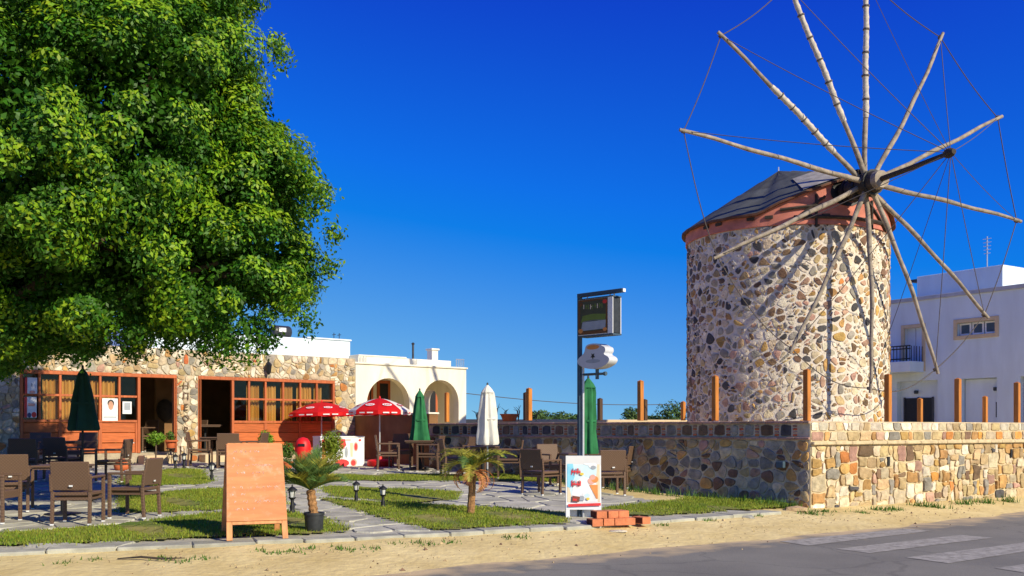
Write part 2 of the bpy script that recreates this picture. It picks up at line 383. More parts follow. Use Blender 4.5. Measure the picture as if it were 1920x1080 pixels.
    nb = n.new('ShaderNodeTexNoise'); nb.inputs['Scale'].default_value = 9; nb.inputs['Detail'].default_value = 8; l.new(tc.outputs['Object'], nb.inputs[0])
    bp = n.new('ShaderNodeBump'); bp.inputs['Strength'].default_value = .6; bp.inputs['Distance'].default_value = .04; l.new(nb.outputs[0], bp.inputs['Height']); l.new(bp.outputs[0], b.inputs['Normal'])
    M['sand'] = m
    # worn road paint
    m = bpy.data.materials.new('road_paint'); m.use_nodes = True; n = m.node_tree.nodes; l = m.node_tree.links; b = n['Principled BSDF']
    tc = n.new('ShaderNodeTexCoord'); a = n.new('ShaderNodeTexNoise'); a.inputs['Scale'].default_value = 7; a.inputs['Detail'].default_value = 10; a.inputs['Roughness'].default_value = .75; l.new(tc.outputs['Object'], a.inputs[0])
    r = n.new('ShaderNodeValToRGB'); e = r.color_ramp.elements; e[0].position = .40; e[0].color = (.22, .205, .165, 1); e[1].position = .62; e[1].color = (.44, .41, .34, 1); l.new(a.outputs[0], r.inputs[0])
    l.new(r.outputs[0], b.inputs['Base Color']); b.inputs['Roughness'].default_value = .8
    M['road_paint'] = m
    # woven rattan
    m = bpy.data.materials.new('rattan'); m.use_nodes = True; n = m.node_tree.nodes; l = m.node_tree.links; b = n['Principled BSDF']
    tc = n.new('ShaderNodeTexCoord'); ck = n.new('ShaderNodeTexChecker'); ck.inputs['Scale'].default_value = 44
    ck.inputs['Color1'].default_value = (.155, .090, .055, 1); ck.inputs['Color2'].default_value = (.12, .069, .043, 1); mp = n.new('ShaderNodeMapping'); mp.inputs['Scale'].default_value = (1, 0, 1); mp.inputs['Location'].default_value = (.003, .01, .003); l.new(tc.outputs['Object'], mp.inputs[0]); l.new(mp.outputs[0], ck.inputs['Vector'])
    l.new(ck.outputs['Color'], b.inputs['Base Color']); b.inputs['Roughness'].default_value = .5; b.inputs['Specular IOR Level'].default_value = .4
    bp = n.new('ShaderNodeBump'); bp.inputs['Strength'].default_value = .6; bp.inputs['Distance'].default_value = .006; l.new(ck.outputs['Fac'], bp.inputs['Height']); l.new(bp.outputs[0], b.inputs['Normal'])
    M['rattan'] = m
    # window glass
    m = bpy.data.materials.new('glass'); m.use_nodes = True; n = m.node_tree.nodes; l = m.node_tree.links
    for q in list(n):
        if q.type == 'BSDF_PRINCIPLED': n.remove(q)
    t = n.new('ShaderNodeBsdfTransparent'); t.inputs[0].default_value = (.92, .92, .9, 1); g = n.new('ShaderNodeBsdfGlossy'); g.inputs['Roughness'].default_value = .02
    fz = n.new('ShaderNodeFresnel'); fz.inputs[0].default_value = 1.33; mx = n.new('ShaderNodeMixShader'); l.new(fz.outputs[0], mx.inputs[0]); l.new(t.outputs[0], mx.inputs[1]); l.new(g.outputs[0], mx.inputs[2])
    l.new(mx.outputs[0], n['Material Output'].inputs['Surface'])
    M['glass'] = m
    # plywood of the chalkboard, smeared with old chalk
    m = bpy.data.materials.new('board_wood'); m.use_nodes = True; n = m.node_tree.nodes; l = m.node_tree.links; b = n['Principled BSDF']
    tc = n.new('ShaderNodeTexCoord'); mp = n.new('ShaderNodeMapping'); mp.inputs['Scale'].default_value = (1.2, 1.2, 9); l.new(tc.outputs['Object'], mp.inputs[0])
    a = n.new('ShaderNodeTexNoise'); a.inputs['Scale'].default_value = 2.2; a.inputs['Detail'].default_value = 7; l.new(mp.outputs[0], a.inputs[0])
    r = n.new('ShaderNodeValToRGB'); e = r.color_ramp.elements; e[0].position = .32; e[0].color = (.50, .155, .04, 1); e[1].position = .66; e[1].color = (.61, .225, .07, 1); l.new(a.outputs[0], r.inputs[0])
    c = n.new('ShaderNodeTexNoise'); c.inputs['Scale'].default_value = 6; c.inputs['Detail'].default_value = 9; c.inputs['Roughness'].default_value = .8; l.new(tc.outputs['Object'], c.inputs[0])
    k = n.new('ShaderNodeMapRange'); k.inputs[1].default_value = .52; k.inputs[2].default_value = .78; k.inputs[4].default_value = .7; l.new(c.outputs[0], k.inputs[0])
    x = n.new('ShaderNodeMix'); x.data_type = 'RGBA'; l.new(k.outputs[0], x.inputs[0]); l.new(r.outputs[0], x.inputs[6]); x.inputs[7].default_value = (.72, .50, .36, 1)
    l.new(x.outputs[2], b.inputs['Base Color']); b.inputs['Roughness'].default_value = .6
    M['board_wood'] = m
custom()

# ------------------------------------------------------------------ irregular stone patterns
def clip_half(poly, px, py, nx, ny):
    out = []; k = len(poly)
    for i in range(k):
        a = poly[i]; b = poly[(i + 1) % k]
        da = (a[0] - px) * nx + (a[1] - py) * ny; db = (b[0] - px) * nx + (b[1] - py) * ny
        if da <= 0: out.append(a)
        if (da < 0 < db) or (db < 0 < da):
            t = da / (da - db); out.append((a[0] + (b[0] - a[0]) * t, a[1] + (b[1] - a[1]) * t))
    return out
def cells(pts, reach, region=None):
    """Voronoi cells of pts (anisotropic rows give wide stones); region: polygon every cell is cut to"""
    grid = {}
    for i, p in enumerate(pts): grid.setdefault((int(p[0] // reach), int(p[1] // reach)), []).append(i)
    res = []
    for i, (x, y) in enumerate(pts):
        poly = [(x - reach, y - reach), (x + reach, y - reach), (x + reach, y + reach), (x - reach, y + reach)]
        gx, gy = int(x // reach), int(y // reach)
        nb = [j for a in (-1, 0, 1) for b in (-1, 0, 1) for j in grid.get((gx + a, gy + b), []) if j != i]
        nb.sort(key=lambda j: (pts[j][0] - x) ** 2 + (pts[j][1] - y) ** 2)
        for j in nb[:26]:
            qx, qy = pts[j]
            poly = clip_half(poly, (x + qx) / 2, (y + qy) / 2, qx - x, qy - y)
            if len(poly) < 3: break
        if region and len(poly) >= 3:
            for k in range(len(region)):
                a = region[k]; b = region[(k + 1) % len(region)]
                poly = clip_half(poly, a[0], a[1], b[1] - a[1], -(b[0] - a[0]))
                if len(poly) < 3: break
        if len(poly) >= 3: res.append((i, poly))
    return res
def rows(u0, u1, v0, v1, wd, ht, rng, jit=.3, vary=.35):
    pts = []; v = v0 + ht * .45
    while v < v1:
        h = ht * (1 + rng.uniform(-.15, .15)); u = u0 - rng.random() * wd
        while u < u1 + wd:
            pts.append((u + rng.uniform(-jit, jit) * wd * .5, v + rng.uniform(-jit, jit) * ht))
            u += wd * (1 + rng.uniform(-vary, vary))
        v += h
    return pts
def area(poly):
    return abs(sum(poly[i][0] * poly[(i + 1) % len(poly)][1] - poly[(i + 1) % len(poly)][0] * poly[i][1] for i in range(len(poly)))) / 2
def stone_shape(poly, gap, h, rng, rnd=1, dome=.35, shrink=1.0):
    """rounded outline, shoulder and a low crown, in (u, v, h): 36 to 48 triangles"""
    cx = sum(p[0] for p in poly) / len(poly); cy = sum(p[1] for p in poly) / len(poly)
    q = []
    for x, y in poly:
        d = math.hypot(x - cx, y - cy); k = max(.25, (d - gap) / d) if d > 1e-6 else 1
        q.append((cx + (x - cx) * k * shrink, cy + (y - cy) * k * shrink))
    # drop very short edges
    r = []
    for p in q:
        if not r or math.hypot(p[0] - r[-1][0], p[1] - r[-1][1]) > .02: r.append(p)
    if len(r) > 3 and math.hypot(r[0][0] - r[-1][0], r[0][1] - r[-1][1]) < .02: r.pop()
    if len(r) < 3: return None
    f = .24 if rnd else .1
    o = []
    for i in range(len(r)):
        a = r[i]; b = r[(i + 1) % len(r)]
        o.append((a[0] + (b[0] - a[0]) * f, a[1] + (b[1] - a[1]) * f)); o.append((a[0] + (b[0] - a[0]) * (1 - f), a[1] + (b[1] - a[1]) * (1 - f)))
    n = len(o); vs = [(x, y, -.03) for x, y in o]
    k = .90 if rnd else .94
    vs += [(cx + (x - cx) * k, cy + (y - cy) * k, h * (1 - dome) * rng.uniform(.8, 1.1)) for x, y in o]
    vs.append((cx + rng.uniform(-.1, .1) * .2, cy, h))
    fs = [(i, (i + 1) % n, (i + 1) % n + n, i + n) for i in range(n)] + [(n + i, n + (i + 1) % n, 2 * n) for i in range(n)]
    return vs, fs
def add_stones(parent, shapes, name, keep=300, seed=0, order=None, smooth=55):
    """shapes: (size, world verts, faces, material). The largest become parts of their own, the rest one stuff part"""
    shapes.sort(key=lambda s: -s[0])
    for sz, vs, fs, m in shapes[:keep]:
        mb = MB(); mb.add(vs, fs); obj(name, mb, m, parent, smooth)
    rest = shapes[keep:]
    if rest:
        ms = []; mb = MB()
        for sz, vs, fs, m in rest:
            if m not in ms: ms.append(m)
            mb.mi = ms.index(m); mb.add(vs, fs)
        stuff(obj('small_' + name + 's', mb, ms, parent, smooth))
def pick(rng, table):
    t = rng.random() * sum(w for _, w in table)
    for k, wgt in table:
        t -= wgt
        if t <= 0: return ST[k]
    return ST[table[-1][0]]
def np_mesh(name, verts, nper, mats, parent=None, base=None, midx=None, smooth=False):
    """many equal small faces at once: verts (N*nper, 3)"""
    base = base if base is not None else wl(parent)
    me = bpy.data.meshes.new(name); n = len(verts) // nper
    me.vertices.add(len(verts)); me.vertices.foreach_set('co', (verts - np.array(base)[None, :]).astype(np.float32).ravel())
    me.loops.add(n * nper); me.loops.foreach_set('vertex_index', np.arange(n * nper, dtype=np.int32))
    me.polygons.add(n); me.polygons.foreach_set('loop_start', np.arange(0, n * nper, nper, dtype=np.int32))
    for m in (mats if isinstance(mats, list) else [mats]): me.materials.append(m)
    if midx is not None: me.polygons.foreach_set('material_index', midx.astype(np.int32))
    me.update(calc_edges=True); me.validate()
    o = bpy.data.objects.new(name, me); COL.objects.link(o); o.parent = parent; WL[o.name] = Vector(base)
    return o
def leaf_verts(c, nrm, size, aspect=.5, rs=rs, droop=0.0):
    """diamond leaves at c (N,3) facing nrm (N,3)"""
    N = len(c); nrm = nrm / np.maximum(np.linalg.norm(nrm, axis=1, keepdims=True), 1e-6)
    t = rs.normal(size=(N, 3)); t[:, 2] -= droop
    t -= nrm * (t * nrm).sum(1, keepdims=True); t /= np.maximum(np.linalg.norm(t, axis=1, keepdims=True), 1e-6)
    b = np.cross(nrm, t); sz = (size * rs.uniform(.65, 1.35, N))[:, None]
    v = np.empty((N, 4, 3)); v[:, 0] = c - t * sz * .5; v[:, 1] = c + b * sz * aspect * .5; v[:, 2] = c + t * sz * .5 + nrm * sz * .0; v[:, 3] = c - b * sz * aspect * .5
    v[:, 1] += nrm * sz * .08; v[:, 3] += nrm * sz * .08
    return v.reshape(-1, 3)
def leaf_blob(name, c, rad, n, size, m, parent, aspect=.45, shell=.55, seed=0):
    r_ = np.random.RandomState(seed + 5)
    d = r_.normal(size=(n, 3)); d /= np.linalg.norm(d, axis=1, keepdims=True)
    q = (shell + (1 - shell) * r_.rand(n)) * (1 + .12 * np.sin(d[:, 0] * 7 + seed) * np.cos(d[:, 2] * 6))
    p = np.array(c)[None, :] + d * q[:, None] * np.array(rad)[None, :]
    return np_mesh(name, leaf_verts(p, d + r_.normal(size=(n, 3)) * .6, size, aspect, r_), 4, m, parent)
# ================================================================== THE SETTING
def build_ground():
    fine = list(np.arange(-20, 24.01, .4))
    xs = [-900, -300, -120, -60, -40, -30, -25] + fine + [28, 34, 45, 70, 120, 300, 900]
    ys = [-900, -200, -60, -20, -5, 0, 3] + list(np.arange(5, 34.01, .4)) + [36, 40, 48, 60, 90, 160, 300, 900]
    mb = MB(); nx = len(xs)
    for y in ys:
        for x in xs:
            z = gh(x, y)
            k = interp(KERB, x); r = interp(ROAD, x)
            if r + .1 < y < k - .3: z += .018 * math.sin(x * 3.1 + y) * math.sin(y * 2.3 - x * 1.7)
            mb.v.append((x, y, z))
    for j in range(len(ys) - 1):
        for i in range(nx - 1):
            a = j * nx + i; mb.f.append((a, a + 1, a + nx + 1, a + nx)); mb.m.append(0)
    struct(obj('ground', mb, M['sand'], None, 60))
build_ground()

def build_road():
    mb = MB(); sandy = []
    rr = random.Random(3)
    xs = [-40, -25, -14, -10, -7] + list(np.arange(-5, 14, .25)) + [16, 20, 28, 40]
    offs = [0.0, .25, .5, .8, 1.2, 1.8, 3, 5, 8.5]
    for x in xs:
        e = interp(ROAD, x); wob = .10 * math.sin(x * 2.3) + .07 * math.sin(x * 5.1 + 1)
        for o in offs:
            t = o + (wob if o == 0 else 0)
            mb.v.append((x + t * .6, e - t * .8, .002 if o > .3 else .000)); sandy.append(max(0, .80 - o * .52))
    k = len(offs)
    for i in range(len(xs) - 1):
        for j in range(k - 1):
            a = i * k + j; mb.f.append((a, a + 1, a + k + 1, a + k)); mb.m.append(0)
    o = struct(obj('road', mb, M['asphalt']))
    at = o.data.attributes.new('sandy', 'FLOAT', 'POINT'); at.data.foreach_set('value', sandy)
    return o
road = build_road()
def RG(px, py, z=.007):
    Y = F * (EYE - z) / (py - HZ); return Vector(((px - 960) / F * Y, Y, z))
for quad in ([(1462, 1015), (1515, 1023), (1748, 995), (1695, 991)], [(1568, 1029), (1632, 1037), (1862, 1008), (1800, 1003)],
             [(1698, 1045), (1778, 1056), (2000, 1022), (1930, 1016)], [(1866, 1065), (1960, 1080), (2180, 1042), (2100, 1034)]):
    mb = MB(); q = [RG(*p) for p in quad]; n = 12; vs = []
    for i in range(n + 1):
        t = i / n
        vs += [q[0].lerp(q[3], t), q[1].lerp(q[2], t)]
    mb.add(vs, [(2 * i, 2 * i + 1, 2 * i + 3, 2 * i + 2) for i in range(n)])
    obj('crossing_stripe', mb, M['road_paint'], road)

LAWNS = [
 [(-120, 1032), (0, 1027), (200, 1021), (400, 1010), (545, 1006), (640, 1000), (638, 992), (600, 976), (560, 968), (540, 962), (400, 966), (300, 978), (200, 991), (60, 1001), (-120, 1008)],
 [(225, 932), (400, 919), (520, 917), (530, 952), (400, 960), (225, 966)],
 [(225, 897), (300, 883), (372, 883), (394, 906), (380, 911), (235, 914)],
 [(818, 997), (1060, 984), (1058, 966), (950, 957), (860, 953), (740, 947), (660, 942), (600, 937), (690, 965), (760, 985)],
 [(600, 914), (720, 919), (860, 926), (850, 941), (760, 945), (630, 934)],
 [(600, 893), (1000, 892), (1060, 903), (1000, 905), (640, 903)],
 [(1118, 973), (1300, 966), (1484, 952), (1480, 942), (1300, 937), (1200, 949), (1115, 958)],
]
LW = [[tuple(G(*p)[:2]) for p in L] for L in LAWNS]
def inside(poly, x, y):
    c = False; j = len(poly) - 1
    for i in range(len(poly)):
        xi, yi = poly[i]; xj, yj = poly[j]
        if (yi > y) != (yj > y) and x < (xj - xi) * (y - yi) / (yj - yi) + xi: c = not c
        j = i
    return c
def lawn_at(x, y): return any(inside(L, x, y) for L in LW)

# patio: cement bed, flagstones, lawn patches, grass
CORNER = Vector((5.4, 18.0, 0)); WFAR = Vector((-2.16, 26.0, 0)); BFAR = Vector((-4.74, 30.0, 0))
def in_patio(x, y):
    if y < interp(KERB, x) + .02: return False
    # left of the side wall, in front of the cafe
    def side(a, b): return (b.x - a.x) * (y - a.y) - (b.y - a.y) * (x - a.x)
    if side(CORNER, WFAR) < .1 or side(WFAR, BFAR) < .1: return False
    n = (x + 11.76) * .65 + (y - 24) * -.76
    return n > .0 and x > -16
mb = MB(); st = .25
for i in range(int(-16 / st), int(6 / st)):
    for j in range(int(8 / st), int(31 / st)):
        x, y = i * st, j * st
        if in_patio(x + st / 2, y + st / 2):
            mb.add([(x + a, y + b, gh(x + a, y + b) + .012) for a, b in ((0, 0), (st, 0), (st, st), (0, st))], [(0, 1, 2, 3)])
pav = struct(obj('paving', mb, M['pave_base']))
rg = random.Random(21)
pts = [p for p in rows(-15, 6, 9, 31, .62, .55, rg, .55, .4)]
shapes = []
for i, poly in cells(pts, 1.6):
    cx = sum(p[0] for p in poly) / len(poly); cy = sum(p[1] for p in poly) / len(poly)
    if not in_patio(cx, cy) or lawn_at(cx, cy): continue
    if not all(in_patio(*p) for p in poly):
        if not in_patio(cx, cy - .3): continue
    sh = stone_shape(poly, .02, .022, rg, 0, .1)
    if not sh: continue
    t = rg.uniform(-.004, .004)
    vs = [(x, y, gh(x, y) + .014 + max(h, -.01) + t) for x, y, h in sh[0]]
    shapes.append((area(poly) / max(cy, 5) ** 3, vs, sh[1], M['paving']))
add_stones(pav, shapes, 'flagstone', 300, smooth=20)

# kerb of grey flags along the verge
mb = MB(); kerb = None
kp = [Vector((x, interp(KERB, x), 0)) for x in np.arange(-11, 4.9, .05)]
krb = struct(obj('kerb', MB().add([(-11, 9, -.2), (-10.9, 9, -.2), (-10.9, 9.1, -.2)], [(0, 1, 2)]), M['kerb']))
i = 0
while i < len(kp) - 8:
    j = min(len(kp) - 1, i + rg.randint(9, 16)); a, b = kp[i], kp[j]; d = (b - a); L = d.length; d.normalize(); nn = Vector((-d.y, d.x, 0))
    w_ = .36 + rg.uniform(-.05, .07); c = (a + b) / 2 + nn * (w_ / 2 - .14 + rg.uniform(-.02, .02))
    k = MB().box((c.x, c.y, gh(c.x, c.y + .2) - .045 + rg.uniform(-.008, .008)), (L - .012, w_, .13), Matrix.Rotation(math.atan2(d.y, d.x) + rg.uniform(-.012, .012), 3, 'Z'), .016)
    obj('kerb_stone', k, M['kerb'], krb); i = j

mb = MB(); st = .14
bl = []
for L in LW:
    x0 = min(p[0] for p in L); x1 = max(p[0] for p in L); y0 = min(p[1] for p in L); y1 = max(p[1] for p in L)
    for i in range(int(x0 / st) - 1, int(x1 / st) + 1):
        for j in range(int(y0 / st), int(y1 / st) + 1):
            x, y = i * st, j * st
            if inside(L, x + st / 2 + rg.uniform(-.06, .06), y + st / 2 + rg.uniform(-.06, .06)) and y > interp(KERB, x) + .12:
                mb.add([(x + a, y + b, gh(x + a, y + b) + .042 + .006 * math.sin(x * 9) * math.sin(y * 7)) for a, b in ((0, 0), (st, 0), (st, st), (0, st))], [(0, 1, 2, 3)])
    A = area(L); n = int(A * 2100)
    r_ = np.random.RandomState(len(bl) + 2); pts = np.column_stack([r_.uniform(x0 - .1, x1 + .1, n * 4), r_.uniform(y0 - .1, y1 + .1, n * 4)])
    c = 0
    for x, y in pts:
        if c >= n: break
        if inside(L, x + r_.normal() * .09, y + r_.normal() * .09) and y > interp(KERB, x) + .1:
            bare = math.sin(x * 1.7 + 1) * math.sin(y * 2.1 + x) + .5 * math.sin(x * 5.3 + y * 3)
            if bare > .6 and r_.rand() < min(.93, (bare - .6) * 3): continue
            bl.append((x, y, bare)); c += 1
struct(obj('lawn', mb, M['lawn']))
B = np.array([(x, y, gh(x, y)) for x, y, _ in bl]); N = len(B); hgt = rs.uniform(.015, .05, N) * (1 - .3 * np.clip(np.array([b[2] for b in bl]), -1, 1))
an = rs.uniform(0, 2 * PI, N); ln = rs.uniform(0, .6, N); la = rs.uniform(0, 2 * PI, N); wd = rs.uniform(.005, .011, N)
vv = np.empty((N, 3, 3)); vv[:, 0] = B + np.column_stack([np.cos(an) * wd, np.sin(an) * wd, np.full(N, .035)]); vv[:, 1] = B - np.column_stack([np.cos(an) * wd, np.sin(an) * wd, np.full(N, -.035)])
vv[:, 2] = B + np.column_stack([np.cos(la) * ln * hgt, np.sin(la) * ln * hgt, hgt + .035])
stuff(tag(np_mesh('grass', vv.reshape(-1, 3), 3, M['grass']), 'patchy green and yellow grass between the patio paths', 'grass'))

# weeds and crumbs on the verge
wp = []
for px, py in [(120, 1058), (178, 1050), (300, 1047), (345, 1053), (385, 1049), (488, 1033), (512, 1038), (546, 1035), (580, 1029), (636, 1029), (660, 1032), (700, 1030), (740, 1021), (785, 1018), (805, 1022), (845, 1018), (950, 1009), (985, 1008), (1240, 985), (1330, 976), (1420, 968)]:
    g = G(px, py)
    for _ in range(26): wp.append((g.x + R.gauss(0, .07), g.y + R.gauss(0, .07), R.uniform(.02, .06)))
for px, py, s in [(1520, 962, 1.2), (1545, 958, .8), (1655, 955, 1), (1675, 954, 1.2), (1727, 948, 2.2), (1755, 950, 1.3), (1810, 944, 2.0), (1848, 942, 2.2), (1893, 939, 2.2), (1610, 960, .8)]:
    g = G(px, py + 2)
    for _ in range(60): wp.append((g.x + R.gauss(0, .12), g.y + R.gauss(0, .06), R.uniform(.03, .09) * s))
for _ in range(700):                     # ragged fringe at the foot of the shaded wall
    t = R.random() ** 1.5 * .55; q = CORNER.lerp(WFAR, t); wp.append((q.x - .25 - abs(R.gauss(0, .12)), q.y - .25 - abs(R.gauss(0, .1)), R.uniform(.06, .22)))
B = np.array([(x, y, gh(x, y)) for x, y, _ in wp]); hg = np.array([q[2] for q in wp]); N = len(B)
an = rs.uniform(0, 2 * PI, N); ln = rs.uniform(.1, .9, N); la = rs.uniform(0, 2 * PI, N); wd = rs.uniform(.006, .014, N)
vv = np.empty((N, 3, 3)); vv[:, 0] = B + np.column_stack([np.cos(an) * wd, np.sin(an) * wd, np.zeros(N)]); vv[:, 1] = B - np.column_stack([np.cos(an) * wd, np.sin(an) * wd, np.zeros(N)])
vv[:, 2] = B + np.column_stack([np.cos(la) * ln * hg, np.sin(la) * ln * hg, hg])
stuff(tag(np_mesh('weeds', vv.reshape(-1, 3), 3, M['shrub']), 'sparse weed tufts along the sandy verge and wall foot', 'weeds'))
mb = MB(); rc = random.Random(5)
for _ in range(900):
    px = rc.uniform(-100, 1500); x0 = (px - 960) / F * 13
    x = rc.uniform(-8, 9); k, e = interp(KERB, x), interp(ROAD, x); t = rc.random() ** .7
    y = e + (k - e) * t - .05 - (abs(rc.gauss(0, .5)) if rc.random() < .25 else 0); s = rc.uniform(.005, .02) * (1 if rc.random() < .93 else 2.2); z = max(gh(x, y), .003)
    a = rc.random() * 6
    vs = [(x + s * math.cos(a + i * 2.1) * rc.uniform(.7, 1.2), y + s * math.sin(a + i * 2.1), z - .003) for i in range(3)] + [(x, y, z + s * .8)]
    mb.mi = 0 if rc.random() < .6 else 1
    mb.add(vs, [(0, 1, 3), (1, 2, 3), (2, 0, 3)])
stuff(tag(obj('pebbles', mb, [ST['sand'], ST['brown']]), 'loose pebbles and crumbs of earth scattered on the sandy verge', 'pebbles'))
# flat stone lying at the wall corner
g = G(1492, 957); mb = MB()
sh = stone_shape([(-.2, -.12), (.16, -.15), (.24, .03), (.05, .14), (-.18, .1)], 0, .09, R)
mb.add([(g.x + u, g.y + v, g.z + max(h, 0) - .005) for u, v, h in sh[0]], sh[1])
tag(obj('loose_stone', mb, ST['sand'], None, 50), 'flat yellow stone lying at the foot of the wall corner', 'stone')
g = G(1158, 997); mb = MB()
sh = stone_shape([(-.14, -.07), (.13, -.08), (.15, .05), (-.12, .07)], 0, .03, R)
mb.add([(g.x + u, g.y + v, g.z + max(h, 0)) for u, v, h in sh[0]], sh[1])
tag(obj('loose_slab', mb, ST['pale'], None, 50), 'small whitish slab lying on the sand before the bricks', 'stone')
g = G(278, 1050); mb = MB()
mb.tube([(g.x - .35, g.y, g.z + .015), (g.x - .1, g.y + .04, g.z + .03), (g.x + .15, g.y - .02, g.z + .02), (g.x + .4, g.y + .06, g.z + .015)], [.008, .014, .012, .005], 6)
tag(obj('dry_branch', mb, M['dark_wood'], None, 60), 'dark dry branch lying on the sandy verge', 'branch')

# ================================================================== BOUNDARY WALLS
def split_cell(poly, rng, n):
    out = [poly]
    for _ in range(n):
        out.sort(key=area); p = out.pop()
        cx = sum(q[0] for q in p) / len(p); cy = sum(q[1] for q in p) / len(p); a = rng.uniform(0, PI)
        for s_ in (1, -1):
            h = clip_half(p, cx, cy, s_ * math.cos(a), s_ * math.sin(a))
            if len(h) >= 3: out.append(h)
    return out
def broken(cl, rng, f):
    for i, p in cl:
        if rng.random() < f:
            for h in split_cell(p, rng, rng.choice([1, 2, 2, 3])): yield i, h
        else: yield i, p
def rubble(parent, fr, s0, s1, z0, z1, wd, ht, gap, h, table, rng, keep=300, jit=.3, vary=.4, shapes=None, rnd=1, hr=.5, zf=None):
    out = shapes if shapes is not None else []
    reg = [(s0, z0), (s1, z0), (s1, z1), (s0, z1)]
    for i, poly in broken(cells(rows(s0, s1, z0, z1, wd, ht, rng, jit, vary), max(wd, ht) * 3, reg), rng, .28):
        if area(poly) < wd * ht * .07: continue
        sh = stone_shape(poly, gap, h * rng.uniform(1 - hr, 1 + hr), rng, rnd)
        if not sh: continue
        m = pick(rng, table)
        out.append((area(poly), [fr(u, v, hh) for u, v, hh in sh[0]], sh[1], m))
    return out
def coursed(fr, s0, s1, z0, z1, wd, ht, gap, h, table, rng, out):
    # squared rubble: blocks of one to four grid cells, with shared wavering joints
    nu = max(1, round((s1 - s0) / (wd * .5))); nv = max(1, round((z1 - z0) / (ht * .5))); du = (s1 - s0) / nu; dv = (z1 - z0) / nv
    J = {}
    for i in range(nu + 1):
        for j in range(nv + 1):
            J[i, j] = (s0 + i * du + (rng.uniform(-.3, .3) * du if 0 < i < nu else 0), z0 + j * dv + (rng.uniform(-.28, .28) * dv if 0 < j < nv else 0))
    used = set()
    for j in range(nv):
        for i in range(nu):
            if (i, j) in used: continue
            w_ = rng.choice([1, 1, 2, 2, 2, 3, 3]); k = rng.choice([1, 2, 2, 2, 3]) if nv > 3 else nv
            w_ = min(w_, nu - i); k = min(k, nv - j)
            while w_ > 1 and any((i + a, j) in used for a in range(w_)): w_ -= 1
            while k > 1 and any((i + a, j + b) in used for a in range(w_) for b in range(k)): k -= 1
            for a in range(w_):
                for b in range(k): used.add((i + a, j + b))
            poly = [J[i + a, j] for a in range(w_)] + [J[i + w_, j + b] for b in range(k)] + [J[i + a, j + k] for a in range(w_, 0, -1)] + [J[i, j + b] for b in range(k, 0, -1)]
            sh = stone_shape(poly, gap, h * rng.uniform(.4, 1.5), rng, 1, .3)
            if sh: out.append((area(poly), [fr(u, v, hh) for u, v, hh in sh[0]], sh[1], pick(rng, table)))
FRONT = [('sand', 5), ('cream', 3.6), ('ochre', 1.9), ('pale', .9), ('grey', 1.2), ('brown', .9), ('orange', .5), ('pink', .9), ('slate', .2)]
SIDE = [('grey', 3.2), ('brown', 1.8), ('slate', .6), ('sand', 2.2), ('pink', .8), ('ochre', .7), ('cream', 1.4)]
ux = Vector((5.6, 3.5, 0)).normalized(); FW = Frame(CORNER, ux, (ux.y, -ux.x))
SWLEN = 10.2
wall = thing('stone_wall', (CORNER.x, CORNER.y, gh(5.4, 18)), 'low sunlit wall of yellow and cream stones along the road', 'wall')
mb = MB(); FW.box(mb, 0.002, SWLEN, 0, 1.70, -.40, 0); core = obj('wall_core', mb, M['mortar_front'], wall)
rw = random.Random(31); sh_ = []
coursed(FW, 0, SWLEN, .02, 1.30, .255, .215, .008, .04, FRONT, rw, sh_)
coursed(FW, 0, SWLEN, 1.385, 1.565, .24, .18, .007, .025, FRONT, rw, sh_)
coursed(FW, 0, SWLEN, 1.57, 1.735, .22, .165, .007, .022, [('pale', 3), ('cream', 3), ('sand', 2), ('grey', 1.2)], rw, sh_)
add_stones(core, sh_, 'stone', 300)
mb = MB(); sx = 0
while sx < SWLEN:                        # string course of thin flags
    L = rw.uniform(.3, .6); mb = MB(); FW.box(mb, sx + .006, min(sx + L, SWLEN), 1.315, 1.375, -.1, .075, .012); obj('ledge_stone', mb, M['mortar_front'], core); sx += L
mb = MB(); FW.box(mb, -.01, SWLEN, 1.70, 1.745, -.42, -.01, .01); obj('coping', mb, M['mortar_front'], wall)
for px, py in ((1663, 865), (1893, 850)):  # weep holes
    s_ = FW.s_at(px); z_ = FW.z_at(px, py); mb = MB(); FW.box(mb, s_ - .03, s_ + .03, z_ - .09, z_ + .09, .02, .048); obj('weep_hole', mb, M['black'], core)

